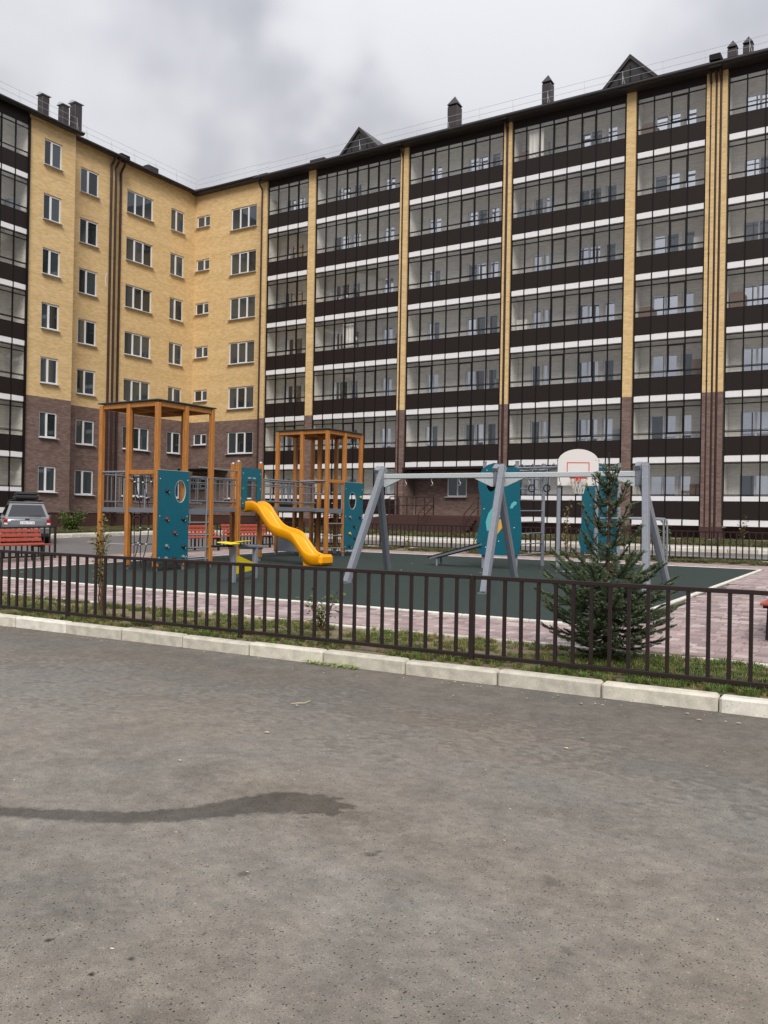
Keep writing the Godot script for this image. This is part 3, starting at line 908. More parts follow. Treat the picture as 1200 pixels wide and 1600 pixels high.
func make_glazed_wing() -> void:
	var O := Vector3(-22, 0, -42.5)
	var o := thing("apartment_wing", "tall apartment wing with rows of brown glazed balconies and white bands", "building", O)
	var X := func(x): return x + 22.0
	var bays := [
		[-35.61, -32.40, 4, [[.45, 1.3, "w"], [1.42, 2.0, "d"]]],
		[-31.82, -25.80, 8, [[.45, 1.75, "w"], [1.9, 2.55, "d"], [4.2, 4.95, "w"]]],
		[-25.22, -19.38, 7, [[.65, 1.5, "w"], [3.2, 4.4, "w"], [4.55, 5.15, "d"]]],
		[-18.83, -12.79, 8, [[.75, 1.3, "d"], [1.38, 1.95, "w"], [3.2, 4.5, "w"], [4.7, 5.3, "d"]]],
		[-12.23, -8.97, 4, [[.55, 1.85, "w"], [2.0, 2.6, "d"]]],
		[-7.97, -1.57, 8, [[.55, 1.85, "w"], [2.0, 2.6, "d"], [4.0, 5.3, "w"]]]]
	for i in bays.size():
		var q: Array = bays[i]
		bay(o, Vector3(X.call(q[0]), 0, 0), 0, q[1] - q[0], q[2], q[3], [1, 2, 3, 4, 5, 6] if i == 2 else [0, 1, 2, 3, 4, 5, 6])
		# dark gap under the balconies with a recessed plinth
		put(o, "plinth", bx(Vector3(q[1] - q[0] + .1, .95, .3)), mats["plinth"], Vector3(X.call((q[0] + q[1]) * .5), 1.0, -1.2))
		put(o, "fascia", bx(Vector3(q[1] - q[0], .56, .05)), mats["panel_brown"], Vector3(X.call((q[0] + q[1]) * .5), 22.6, .0))
	# the wall mass behind
	put(o, "wall", bx(Vector3(36.0, 22.0, 10.0)), mats["white_brick"], Vector3(X.call(-18.3), 11.8, -6.5))
	# brick pilasters and the drainpipes in their slots
	for q in [[-36.12, -35.68], [-32.37, -31.86], [-25.78, -25.68], [-25.57, -25.27], [-19.33, -19.22], [-19.07, -18.88], [-12.74, -12.28], [-8.95, -8.79], [-8.72, -8.56], [-8.46, -8.36], [-8.25, -8.02], [-1.52, -1.0]]:
		pilaster(o, X.call(q[0]), X.call(q[1]))
	for q in [[-25.7, -25.5], [-19.26, -19.0], [-8.9, -8.1]]:
		put(o, "slot_wall", bx(Vector3(q[1] - q[0], 21.4, .2)), mats["brown_brick"], Vector3(X.call((q[0] + q[1]) * .5), 12.0, -.15))
	for x in [-25.625, -19.145, -8.755, -8.51, -8.305]:
		drain(o, Vector3(X.call(x), 0, .06), 1.2, 22.66, Vector3(0, 0, 1))
	drain(o, Vector3(X.call(-36.02), 0, .17), 1.2, 22.66, Vector3(0, 0, 1))
	# eaves, gutter and roof
	put(o, "eaves", bx(Vector3(35.4, .24, .75), .02), mats["roof_metal"], Vector3(X.call(-18.6), 22.83, .28))
	var gb := MB.new()
	gb.tube([Vector3(-17.7, 0, 0), Vector3(17.7, 0, 0)], .075, 8)
	put(o, "gutter", gb.mesh(), mats["roof_metal"], Vector3(X.call(-18.6), 22.84, .69))
	for x in [-35.98, -25.6, -19.12, -8.5]:
		put(o, "gutter_box", bx(Vector3(.3 if x < -9 else .6, .28, .3), .02), mats["frame_dark"], Vector3(X.call(x), 22.78, .56))
	var rb := MB.new()
	rb.quad(Vector3(-36.3 + 22, 22.95, .68), Vector3(-.9 + 22, 22.95, .68), Vector3(-.9 + 22, 26.2, -7.0), Vector3(-36.3 + 22, 26.2, -7.0))
	rb.quad(Vector3(-36.3 + 22, 26.2, -7.0), Vector3(-.9 + 22, 26.2, -7.0), Vector3(-.9 + 22, 22.95, -14.0), Vector3(-36.3 + 22, 22.95, -14.0))
	put(o, "roof", rb.mesh(), mats["roof_metal"])
	railing(o, Vector3(X.call(-36.3), 23.05, .35), Vector3(X.call(-1.2), 23.05, .35))
	for q in [[-22.42, .62, 2.05], [-16.95, .5, 1.95], [-7.85, .42, 1.3], [-7.17, .42, 1.3]]:
		chimney(o, Vector3(X.call(q[0] * 1.02), 23.3, -.9), q[1], q[2] - .55, true)
	put(o, "roof_hatch", bx(Vector3(1.1, .5, .6), .02), mats["roof_metal"], Vector3(X.call(-32.1), 23.35, -.6))
	# firewall ridge between the sections
	put(o, "firewall_cap", bx(Vector3(.5, .3, 1.2), .02), mats["frame_dark"], Vector3(X.call(-8.5), 23.15, .1))
	# gable dormers
	for x in [-12.72, -28.95]:
		var d := node(o, "dormer", Vector3(X.call(x), 23.25, -.55))
		var b := MB.new()
		b.prism(PackedVector2Array([Vector2(-1.4, -.1), Vector2(1.4, -.1), Vector2(0, 1.38)]), .1, .24)
		put(d, "gable_panel", b.mesh(), flat("dormer_panel", Color8(44, 42, 44), .4))
		for s in [-1, 1]:
			var r := MB.new()
			r.prism(PackedVector2Array([Vector2(s * 1.72, -.18), Vector2(s * 1.62, -.3), Vector2(0, 1.36), Vector2(0, 1.58)]), -3.0, .35)
			put(d, "dormer_roof", r.mesh(), mats["roof_metal"])
		for q in [-.55, 0.0, .55]:
			put(d, "louvre_post", bx(Vector3(.05, 1.0 - absf(q) * .95, .04)), mats["frame_dark"], Vector3(q, .04 + (1.0 - absf(q) * .95) * .5, .25))
	# entrance under the third bay: recessed brown brick, window, landing, steps and ramp
	var e := node(o, "entrance", Vector3(X.call(-25.22), 0, 0))
	put(e, "entrance_wall", wall_mesh(5.84, .7, 4.4, [[2.1, 3.35, 2.75, 4.0], [4.55, 5.6, 1.72, 3.95]], .12), mats["brown_brick"], Vector3(0, 0, -1.25))
	put(e, "window_frame", frame_mesh(1.24, 1.24, [.52]), mats["pvc"], Vector3(2.725, 3.375, -1.33))
	for q in [[-.3, .52], [.31, .5]]: put(e, "window_pane", bx(Vector3(q[1], 1.1, .02)), mats["window_glass"], Vector3(2.725 + q[0], 3.375, -1.34))
	put(e, "sill", bx(Vector3(1.36, .04, .26)), mats["tin"], Vector3(2.725, 2.73, -1.17))
	put(e, "door", bx(Vector3(1.03, 2.2, .06), .01), mats["frame_dark"], Vector3(5.075, 2.83, -1.33))
	put(e, "soffit", bx(Vector3(5.84, .12, 1.6)), mats["panel_brown"], Vector3(2.92, 4.3, -.5))
	for q in [[4.35, 3.5], [4.38, 3.2]]: put(e, "wall_lamp", cyl(.07, .16, 8), mats["clip_white"], Vector3(q[0], q[1], -1.16))
	put(e, "landing", bx(Vector3(5.8, 1.0, 3.0), .02), mats["plinth"], Vector3(2.92, 1.18, .3))
	for i in 5: put(e, "step", bx(Vector3(2.6, .17, .32), .01), mats["plinth"], Vector3(4.2, 1.51 - .17 * i, 1.96 + .3 * i))
	var rail := func(a, b): rod(e, "handrail", a, b, .028, mats["drain"], 6)
	rail.call(Vector3(.1, 2.66, 1.7), Vector3(2.85, 2.66, 1.7))
	rail.call(Vector3(.1, 2.2, 1.7), Vector3(2.85, 2.2, 1.7))
	for i in 6: rail.call(Vector3(.1 + .55 * i, 1.66, 1.7), Vector3(.1 + .55 * i, 2.66, 1.7))
	for s in [2.85, 5.5]:
		rail.call(Vector3(s, 2.66, 1.7), Vector3(s, 1.75, 3.3))
		rail.call(Vector3(s, 2.2, 1.7), Vector3(s, 1.3, 3.3))
		rail.call(Vector3(s, 1.7, 3.3), Vector3(s, .72, 3.3))
		rail.call(Vector3(s, 2.66, 1.7), Vector3(s, 1.6, 1.7))
	var rm := MB.new()
	rm.prism(PackedVector2Array([Vector2(-5.5, .72), Vector2(.1, .72), Vector2(.1, 1.66), Vector2(0, 1.66), Vector2(-5.5, .84)]), .5, 1.7)
	put(e, "ramp", rm.mesh(), mats["plinth"])
	for z in [.55, 1.65]:
		rail.call(Vector3(0, 2.55, z), Vector3(-5.4, 1.75, z))
		rail.call(Vector3(0, 2.1, z), Vector3(-5.4, 1.3, z))
		for i in 6: rail.call(Vector3(-i * 1.05, 1.6 - i * .15, z), Vector3(-i * 1.05, 2.55 - i * .155, z))

func make_yellow_wing() -> void:
	var O := Vector3(-42, 0, -36)
	var o := thing("apartment_wing", "yellow brick apartment wing with brown brick lower floors and white windows", "building", O)
	var G := [mats["window_glass"], mats["window_glass"], mats["window_dark"]]
	# [x, z start, turn, width, openings per storey [x0, x1, y0, y1, cuts], plinth]
	var H := PI * .5
	var Y := 7.8
	var secs := [
		[Vector3(-41.2, 0, -29.13), H, 3.02, [[.97, 2.13, 1.45, [.42]]]],
		[Vector3(-41.2, 0, -32.15), PI, 1.5, []],
		[Vector3(-42.7, 0, -32.15), H, 4.3, [[1.55, 2.9, 1.5, [.42]]]],
		[Vector3(-42.7, 0, -36.45), PI, .37, []],
		[Vector3(-43.07, 0, -36.45), H, 7.15, [[1.1, 3.3, 1.48, [.32, .66]], [4.88, 6.12, 1.48, [.42]]]],
		[Vector3(-43.07, 0, -43.6), 0, 7.2, [[.15, 1.38, .8, [.56]], [3.29, 5.54, 1.47, [.34, .67]]]]]
	for s in secs:
		var at: Vector3 = s[0] - O
		var turn := Vector3(0, s[1], 0)
		var holes := []
		for k in 7:
			for q in s[3]: holes.append([q[0], q[1], 22.02 - 3 * k - q[2], 22.02 - 3 * k])
		put(o, "upper_wall", wall_mesh(s[2], Y, 22.95 if s[0].x > -41.5 else 23.6, holes.filter(func(h): return h[2] > Y)), mats["yellow_brick"], at, turn)
		put(o, "lower_wall", wall_mesh(s[2], 1.45, Y, holes.filter(func(h): return h[2] < Y)), mats["brown_brick"], at, turn)
		put(o, "plinth", bx(Vector3(s[2], 1.25, .1)), mats["plinth"], at + Vector3(s[2] * .5, .82, -.09).rotated(Vector3.UP, s[1]), turn)
		for k in 7:
			for q in s[3]:
				window(o, at, s[1], q[0], q[1], 22.02 - 3 * k - q[2], 22.02 - 3 * k, q[3], G)
	# rooms' dark mass behind the panes
	put(o, "inner_wall", bx(Vector3(8, 22.5, 20)), mats["plaster"], Vector3(-43.4 - 4 - .1, 12.2, -34) - O)
	put(o, "inner_wall", bx(Vector3(7.4, 22.5, 6)), mats["plaster"], Vector3(-39.5, 12.2, -46.9) - O)
	# glazed balconies beside the brick
	bay(o, Vector3(-41.17, 0, -23.35) - O, H, 5.78, 7, [[1.0, 2.3, "w"], [3.4, 4.5, "w"]], [0, 1, 2, 3, 4, 5, 6], 1.2)
	put(o, "fascia", bx(Vector3(.05, .56, 5.78)), mats["panel_brown"], Vector3(-41.17, 22.6, -26.24) - O)
	put(o, "plinth", bx(Vector3(.3, .95, 6)), mats["plinth"], Vector3(-42.2, 1.0, -26.2) - O)
	put(o, "corner_post", bx(Vector3(.12, 21.4, .1)), mats["frame_dark"], Vector3(-41.12, 12.0, -29.1) - O)
	# drains where the planes step
	for q in [[-42.6, -35.9], [-42.6, -36.25], [-42.96, -36.95]]:
		drain(o, Vector3(q[0], 0, q[1]) - O, 1.2, 23.3, Vector3(1, 0, 0), .075)
	drain(o, Vector3(-36.55, 0, -43.5) - O, 1.2, 22.95, Vector3(0, 0, 1), .06)
	# eaves follow the steps of the wall
	var ev := [[-40.72, 22.95, -20.0, -32.3], [-42.2, 23.42, -32.3, -36.6], [-42.6, 23.55, -36.6, -43.6]]
	for q in ev:
		var x0 := -44.0
		var b := MB.new()
		var ya: float = q[1]
		var rise: float = (q[0] - x0) * .42
		b.prism(PackedVector2Array([Vector2(q[0], ya - .12), Vector2(q[0], ya + .1), Vector2(x0, ya + .1 + rise), Vector2(x0, ya - .12 + rise * .6)]), q[3], q[2])
		put(o, "eaves", b.mesh(), mats["roof_metal"], -O)
		var g := MB.new()
		g.tube([Vector3(q[0] + .05, ya, q[2]), Vector3(q[0] + .05, ya, q[3])], .07, 8)
		put(o, "gutter", g.mesh(), mats["roof_metal"], -O)
	var b2 := MB.new()
	b2.prism(PackedVector2Array([Vector2(0, 23.5), Vector2(6.5, 23.5), Vector2(6.5, 23.75), Vector2(0, 23.75)]), -1.6, .42)
	put(o, "eaves", b2.mesh(), mats["roof_metal"], Vector3(-43.0, -.06, -43.6) - O)
	var g2 := MB.new()
	g2.tube([Vector3(-42.6, 23.6, -43.13), Vector3(-36.3, 23.6, -43.13)], .07, 8)
	put(o, "gutter", g2.mesh(), mats["roof_metal"], -O)
	put(o, "gutter_box", bx(Vector3(.4, .35, .7), .02), mats["frame_dark"], Vector3(-42.3, 23.45, -36.55) - O)
	var rb := MB.new()
	rb.quad(Vector3(-44, 24.3, -20), Vector3(-44, 24.3, -45), Vector3(-49, 26.4, -50), Vector3(-49, 26.4, -20))
	rb.quad(Vector3(-44, 24.2, -44), Vector3(-36.3, 23.9, -44), Vector3(-36.3, 26.2, -49.5), Vector3(-49, 26.4, -50))
	put(o, "roof", rb.mesh(), mats["roof_metal"], -O)
	railing(o, Vector3(-41.2, 23.25, -21) - O, Vector3(-41.2, 23.25, -32.2) - O, 1.7)
	railing(o, Vector3(-42.9, 23.9, -32.4) - O, Vector3(-42.9, 23.9, -43.4) - O, 1.7)
	railing(o, Vector3(-42.8, 23.85, -43.5) - O, Vector3(-36.4, 23.85, -43.5) - O, 1.7)
	for q in [[-42.6, -31.0, .46], [-42.6, -32.35, .44], [-42.6, -33.2, .5]]:
		chimney(o, Vector3(q[0], 23.75, q[1]) - O, q[2], 1.15 if q[1] > -33 else 1.6, false)
	put(o, "roof_hatch", bx(Vector3(.5, .3, .9), .02), mats["roof_metal"], Vector3(-43.1, 23.93, -39.5) - O)
	# entrance canopy in the corner
	put(o, "canopy", bx(Vector3(3.2, .12, 1.5), .02), mats["frame_dark"], Vector3(-41.2, 4.45, -42.8) - O)
	# the pale smear of repaired brickwork
	var sm := MB.new()
	var pts := [Vector2(.02, .25), Vector2(-.05, .1), Vector2(-.1, -.1), Vector2(-.08, -.3), Vector2(-.03, -.5)]
	for i in pts.size() - 1:
		sm.bar(Vector3(pts[i].x, pts[i].y, 0), Vector3(pts[i + 1].x, pts[i + 1].y, 0), .06, .006, Vector3.BACK)
	put(o, "mortar_smear", sm.mesh(), mats["panel_white"], Vector3(-42.695, 15.9, -35.75) - O, Vector3(0, H, 0))

# ---------------------------------------------------------------- fences
# sections of 2.97 m between square posts, 16 bars in each; along +x of the fence's own axes, height .89
func fence(called: String, label: String, a: Vector3, b: Vector3, first := 0.0, step := 2.97, bars := 16) -> void:
	var flat_len := Vector2(b.x - a.x, b.z - a.z).length()
	var o := thing(called, label, "fence", a, atan2(-(b.z - a.z), b.x - a.x))
	var slope := (b.y - a.y) / flat_len
	var M: Material = mats["fence_brown"]
	var post := bx(Vector3(.052, 1.02, .052), .004)
	var bar := bx(Vector3(.033, .76, .033), .003)
	var x := first
	while x < flat_len + .01:
		put(o, "post", post, M, Vector3(x, slope * x + .38, 0))
		var w := minf(step, flat_len - x)
		if w < .3: break
		for y in [.08, .87]:
			put(o, "rail", bx(Vector3(w - .06, .04, .045), .004), M, Vector3(x + w * .5, slope * (x + w * .5) + y, 0), Vector3(0, 0, atan(slope)))
		var gap := step / (bars + 1)
		for i in range(1, bars + 1):
			if gap * i > w - .05: break
			put(o, "bar", bar, M, Vector3(x + gap * i, slope * (x + gap * i) + .475, 0), Vector3(0, 0, rng.randf_range(-.004, .004)))
		x += step
	if absf(x - flat_len) > .02 and x - step < flat_len - .3:
		put(o, "post", post, M, Vector3(flat_len, slope * flat_len + .38, 0))

func make_fences() -> void:
	var xa := -9.8 - 2.97 * 3
	var xb := -3.87 + 2.97 * 3
	fence("metal_fence", "low brown metal fence of upright bars between road kerb and playground", Vector3(xa, .125, -fd(xa)), Vector3(xb, .125, -fd(xb)))
	fence("metal_fence", "low brown metal fence behind the red bench near the parked car", Vector3(-20.55, site(15.6), -15.6), Vector3(-20.55, site(8.3), -8.3))
	fence("metal_fence", "low brown metal fence behind the pair of red benches", Vector3(-20.55, site(27.0), -27.0), Vector3(-20.55, site(20.0), -20.0))
	fence("metal_fence", "low brown metal fence between rubber pad and drive by the glazed wing", Vector3(-20.5, site(27.1), -27.1), Vector3(15.0, site(27.1), -27.1), .45)

# ---------------------------------------------------------------- the climbing complex
func ground_at(x: float, d: float) -> Vector3: return Vector3(x, site(d) + .014, -d)

func curve(p: Array, steps := 6) -> Array:
	var c := Curve3D.new()
	for i in p.size():
		var t := Vector3.ZERO
		if i > 0 and i < p.size() - 1: t = (p[i + 1] - p[i - 1]) * .22
		c.add_point(p[i], -t, t)
	var out := []
	for i in p.size() - 1:
		for k in steps: out.append(c.sample(i, float(k) / steps))
	out.append(p[-1])
	return out

func wood_post(o: Node3D, x: float, d: float, h: float, cap := false) -> void:
	var g := ground_at(x, d)
	var p := put(o, "post", bx(Vector3(.11, h - .1, .11), .012), mats["wood"], Vector3(x, g.y + .1 + (h - .1) * .5, -d) - o.position)
	put(p, "post_shoe", bx(Vector3(.03, .2, .09)), mats["steel"], Vector3(0, -(h - .1) * .5 - .05, 0))
	if cap:
		var b := MB.new(); b.ball(Vector3.ZERO, Vector3(.06, .05, .06), 4, 10, true)
		put(p, "post_cap", b.mesh(), mats["steel"], Vector3(0, (h - .1) * .5, 0))

# a climbing panel in the plane x = const, from depth d0 to d1
func teal_panel(o: Node3D, x: float, d0: float, d1: float, y0: float, y1: float, hole: Vector2, hr: Vector2, holds: Array) -> void:
	var w := d1 - d0
	var b := MB.new()
	b.holed(PackedVector2Array([Vector2(0, 0), Vector2(w, 0), Vector2(w, y1 - y0), Vector2(0, y1 - y0)]), hole, hr, 0, .02)
	var p := put(o, "climbing_panel", b.mesh(), mats["teal"], Vector3(x, y0, -d0) - o.position, Vector3(0, PI * .5, 0))
	var ring := MB.new()
	var pts := []
	for i in 25: pts.append(Vector3(hole.x + cos(TAU * i / 24) * hr.x, hole.y + sin(TAU * i / 24) * hr.y, .01))
	ring.tube(pts, .013, 6, false)
	put(p, "hole_rim", ring.mesh(), mats["teal_edge"])
	put(p, "top_edge", bx(Vector3(w, .012, .03)), mats["teal_edge"], Vector3(w * .5, y1 - y0 + .004, .01))
	for h in holds:
		var q := MB.new()
		q.ball(Vector3.ZERO, Vector3(.05, .045, .055), 5, 8)
		var hm: Material = [mats["car_black"], flat("hold_red", Color8(110, 46, 40), .5), mats["steel_grey"], flat("hold_yellow", Color8(176, 168, 70), .5)][h[2]]
		var hp := put(p, "climbing_hold", q.mesh(), hm, Vector3(h[0], h[1], .03), Vector3(.3, .4, 0))
		put(hp, "bolt", cyl(.012, .03, 6), mats["clip_white"], Vector3(.015, -.02, .045), Vector3(PI * .5, 0, 0))
	for q in [[.05, .1], [w - .05, .1], [.05, y1 - y0 - .2], [w - .05, y1 - y0 - .2], [.05, (y1 - y0) * .5], [w - .05, (y1 - y0) * .5]]:
		put(p, "screw", cyl(.012, .02, 6), mats["clip_white"], Vector3(q[0], q[1], .02), Vector3(PI * .5, 0, 0))

func tower_roof(o: Node3D, x0: float, x1: float, d0: float, d1: float, y: float) -> void:
	var c := Vector3((x0 + x1) * .5, y, -(d0 + d1) * .5) - o.position
	var r := put(o, "roof", bx(Vector3(x1 - x0 + .16, .03, d1 - d0 + .16), .006), flat("roof_sheet", Color8(44, 62, 62), .5), c + Vector3(0, .02, 0))
	for s in [-1, 1]:
		put(r, "roof_beam", bx(Vector3(x1 - x0 - .115, .12, .05), .006), mats["wood"], Vector3(0, -.078, s * (d1 - d0) * .5))
		put(r, "roof_beam", bx(Vector3(.05, .12, d1 - d0 - .115), .006), mats["wood"], Vector3(s * (x1 - x0) * .5, -.078, 0))
	put(r, "roof_beam", bx(Vector3(.05, .11, d1 - d0 - .115), .006), mats["wood"], Vector3(0, -.075, 0))
	put(r, "roof_beam", bx(Vector3((x1 - x0) * .5 - .09, .11, .05), .006), mats["wood"], Vector3(-(x1 - x0) * .25, -.075, 0))
	put(r, "roof_beam", bx(Vector3((x1 - x0) * .5 - .09, .11, .05), .006), mats["wood"], Vector3((x1 - x0) * .25, -.075, 0))

# a steel railing between two points of the deck: two rails and balusters
func deck_rail(o: Node3D, a: Vector3, b: Vector3, y0: float, y1: float, n: int, r := .017) -> void:
	var p := node(o, "railing", a - o.position)
	var d := b - a
	for y in [y0, y1]: rod(p, "rail", Vector3(0, y, 0), d + Vector3(0, y, 0), r + .006, mats["steel_grey"], 8)
	for i in n:
		var q := d * ((i + .5) / n)
		rod(p, "baluster", q + Vector3(0, y0, 0), q + Vector3(0, y1, 0), r * .8, mats["steel_grey"], 6)

func rungs(o: Node3D, a: Vector3, b: Vector3, ys: Array) -> void:
	for y in ys: rod(o, "rung", a + Vector3(0, y, 0) - o.position, b + Vector3(0, y, 0) - o.position, .019, mats["grey_paint"], 8)

func handle(o: Node3D, base: Vector3, out: Vector3, y0: float, y1: float) -> void:
	var b := MB.new()
	b.tube(curve([Vector3(0, y0, 0), Vector3(0, y1 - .1, 0), out * .04 + Vector3(0, y1 - .03, 0), out * .12 + Vector3(0, y1, 0), out * .3 + Vector3(0, y1 - .02, 0)], 4), .018, 8)
	put(o, "grab_handle", b.mesh(), mats["grey_paint"], base - o.position)

func rope_net(o: Node3D, a: Vector3, b: Vector3, y0: float, y1: float, cols: int, rows: int, sag: Vector3) -> void:
	var n := node(o, "climbing_net", a - o.position)
	var d := b - a
	for i in cols:
		var t := (i + .5) / cols
		var p := []
		for k in 7:
			var u := k / 6.0
			p.append(d * (t + sin(u * 5.0 + i) * .015) + Vector3(0, lerpf(y0, y1, u), 0) + sag * sin(u * PI))
		var m := MB.new(); m.tube(p, .011, 6)
		put(n, "rope", m.mesh(), mats["rope"])
	for k in rows:
		var u := (k + .6) / rows
		var p := []
		for i in 9:
			var t := i / 8.0
			p.append(d * t + Vector3(0, lerpf(y0, y1, u) - .03 * sin(t * PI), 0) + sag * sin(u * PI))
		var m := MB.new(); m.tube(p, .011, 6)
		put(n, "rope", m.mesh(), mats["rope"])
		for i in cols:
			var t := (i + .5) / cols
			put(n, "rope_clip", bx(Vector3(.05, .03, .035), .008), mats["clip_white"], d * t + Vector3(0, lerpf(y0, y1, u) - .03 * sin(t * PI), 0) + sag * sin(u * PI) + Vector3(0, 0, .012))

func make_complex() -> void:
	var O := Vector3(-15.7, site(14.9) + .014, -14.9)
	var o := thing("climbing_complex", "timber climbing complex with two roofed towers, bridges, teal panels and a yellow slide", "play structure", O)
	var H := 3.84
	# near tower
	var x0 := -16.62; var x1 := -14.75; var d0 := 13.87; var d1 := 15.62
	var xm := (x0 + x1) * .5; var dm := (d0 + d1) * .5
	for x in [x0, xm, x1]:
		for d in [d0, dm, d1]:
			if x == xm and d == dm: continue
			wood_post(o, x, d, H)
	var g := site(14.9) + .014
	tower_roof(o, x0, x1, d0, d1, g + H + .02)
	var dk := g + 1.42
	var deck := func(xa, xb, da, db, y):
		var c := Vector3((xa + xb) * .5, y - .02, -(da + db) * .5) - O
		var q := put(o, "deck", bx(Vector3(xb - xa - .1, .04, db - da - .1)), flat("deck_ply", Color8(60, 58, 58), .8), c)
		for s in [-1, 1]:
			put(q, "deck_channel", bx(Vector3(xb - xa - .12, .11, .04), .004), mats["steel_grey"], Vector3(0, -.03, s * (db - da) * .5))
			put(q, "deck_channel", bx(Vector3(.04, .11, db - da - .12), .004), mats["steel_grey"], Vector3(s * (xb - xa) * .5, -.03, 0))
	deck.call(x0, x1, d0, d1, dk)
	var V := func(x, d, y): return Vector3(x, y, -d)
	teal_panel(o, x1 + .06, d0 - .02, dm + .06, g + .2, g + 2.29, Vector2(.68, 1.62), Vector2(.17, .26), [[.26, 1.62, 0], [.26, .98, 1], [.78, .98, 0], [.52, .66, 1], [.27, .3 + .06, 2], [.8, .34, 0], [.52, .06 + .02, 0], [.8, -.02 + .12, 2], [.26, .08, 2]])
	put(o, "crossbar", bx(Vector3(xm - x0 + .0, .1, .06), .008), mats["wood"], V.call((xm + x1) * .5, d0, g + 2.24) - O)
	rope_net(o, V.call(xm + .06, d0 - .02, 0), V.call(x1 - .06, d0 - .02, 0), g + .05, g + 2.18, 3, 6, Vector3(.0, 0, -.25))
	rope_net(o, V.call(x0 + .5, d0 + .5, 0), V.call(xm, d0 + .5, 0), g + .05, g + 1.35, 2, 4, Vector3(0, 0, 0))
	rod(o, "rail", V.call(x0, d0, g + 2.26) - O, V.call(xm, d0, g + 2.26) - O, .022, mats["grey_paint"])
	for t in [.55]: rod(o, "baluster", V.call(lerpf(x0, xm, t), d0, dk) - O, V.call(lerpf(x0, xm, t), d0, g + 2.26) - O, .014, mats["grey_paint"])
	handle(o, V.call(xm - .13, d0, 0), Vector3(1, 0, 0), dk, g + 2.1)
	handle(o, V.call(xm + .45, d0 + .1, 0), Vector3(-1, 0, 0), dk, g + 2.15)
	deck_rail(o, V.call(x0, d0, 0), V.call(x0, d1, 0), dk + .14, g + 2.2, 14)
	# ladder on the open half of the panel side
	rungs(o, V.call(x1, dm, 0), V.call(x1, d1, 0), [g + .22, g + .5, g + .8, g + 1.1, g + 1.38 - .08])
	rod(o, "ladder_rail", V.call(x1 + .02, d1 - .16, g + .1) - O, V.call(x1 + .02, d1 - .16, dk) - O, .018, mats["grey_paint"])
	handle(o, V.call(x1, dm + .12, 0), Vector3(0, 0, 1), dk, g + 2.3)
	handle(o, V.call(x1, d1 - .12, 0), Vector3(0, 0, -1), dk, g + 2.2)
	deck_rail(o, V.call(x1 - .3, d1, 0), V.call(x0, d1, 0), dk + .14, g + 2.2, 6)
	# bridge to the slide's platform
	var px0 := -16.36; var px1 := -15.36; var pd0 := 17.3; var pd1 := 18.2
	var gp := site(17.9) + .014
	var bridge := func(xa, xb, da, db, y, n):
		var c := Vector3((xa + xb) * .5, y - .03, -(da + db) * .5) - O
		var q := put(o, "bridge", bx(Vector3(xb - xa, .04, db - da - .14)), flat("deck_ply", Color8(60, 58, 58), .8), c)
		for s in [-1, 1]: put(q, "bridge_beam", bx(Vector3(.05, .11, db - da - .1), .004), mats["steel_grey"], Vector3(s * (xb - xa) * .5, -.01, 0))
		for s in [xa, xb]:
			deck_rail(o, V.call(s, da, 0), V.call(s, db, 0), y + .16, y + .76, n)
			rod(o, "rail", V.call(s, da, y + .62) - O, V.call(s, db, y + .62) - O, .016, mats["steel_grey"])
	bridge.call(px0 + .05, px1 - .05, d1, pd0, gp + 1.42, 5)
	for x in [px0, px1]:
		for d in [pd0, pd1]: wood_post(o, x, d, 2.66, true)
	deck.call(px0, px1, pd0, pd1, gp + 1.44)
	rod(o, "rail", V.call(x1 - .3, d1 - .1, gp + 2.4) - O, V.call(px1, pd0, gp + 2.4) - O, .02, mats["steel"])
	# teal gate above the slide
	var gb := MB.new()
	var gw := pd1 - pd0 - .1
	gb.span(Vector3(0, 0, 0), Vector3(.22, 1.05, .02)); gb.span(Vector3(.62, 0, 0), Vector3(gw, 1.05, .02)); gb.span(Vector3(.22, .72, 0), Vector3(.62, 1.05, .02))
	var gate := put(o, "slide_gate", gb.mesh(), mats["teal"], V.call(px1 + .06, pd0 + .05, gp + 1.46) - O, Vector3(0, PI * .5, 0))
	for q in 2: put(gate, "gate_mark", bx(Vector3(.13, .035, .004)), mats["teal_edge"], Vector3(.3 + q * .19, .78, .022))
	for q in [[.05, .1], [.05, .9], [gw - .05, .1], [gw - .05, .9], [.05, .5], [gw - .05, .5]]: put(gate, "screw", cyl(.012, .02, 6), mats["clip_white"], Vector3(q[0], q[1], .02), Vector3(PI * .5, 0, 0))
	deck_rail(o, V.call(px0, pd0, 0), V.call(px0, pd1, 0), gp + 1.58, gp + 2.2, 6)
	make_slide(o, gp, pd0 + .2, pd1 - .14)
	# far tower
	x0 = -16.82; x1 = -14.95; d0 = 20.72; d1 = 22.5
	xm = (x0 + x1) * .5; dm = (d0 + d1) * .5
	var h2 := site(21.7) + .014
	bridge.call(px0 + .1, px1, pd1, d0, h2 + 1.42, 9)
	for x in [x0, xm, x1]:
		for d in [d0, dm, d1]: wood_post(o, x, d, H - .1)
	tower_roof(o, x0, x1, d0, d1, h2 + H - .08)
	deck.call(x0, x1, d0, d1, h2 + 1.42)
	teal_panel(o, x1 + .06, dm - .06, d1 + .04, h2 + .18, h2 + 2.24, Vector2(.42, 1.5), Vector2(.19, .26), [[.85, 1.62, 3], [.28, 1.0, 2], [.82, 1.0, 0], [.52, .72, 0], [.28, .5, 3], [.55, .36, 0], [.28, .12, 0], [.84, .1, 0]])
	put(o, "crossbar", bx(Vector3(.06, .1, dm - d0 - .1), .008), mats["wood"], V.call(x1, (d0 + dm) * .5, h2 + 2.24) - O)
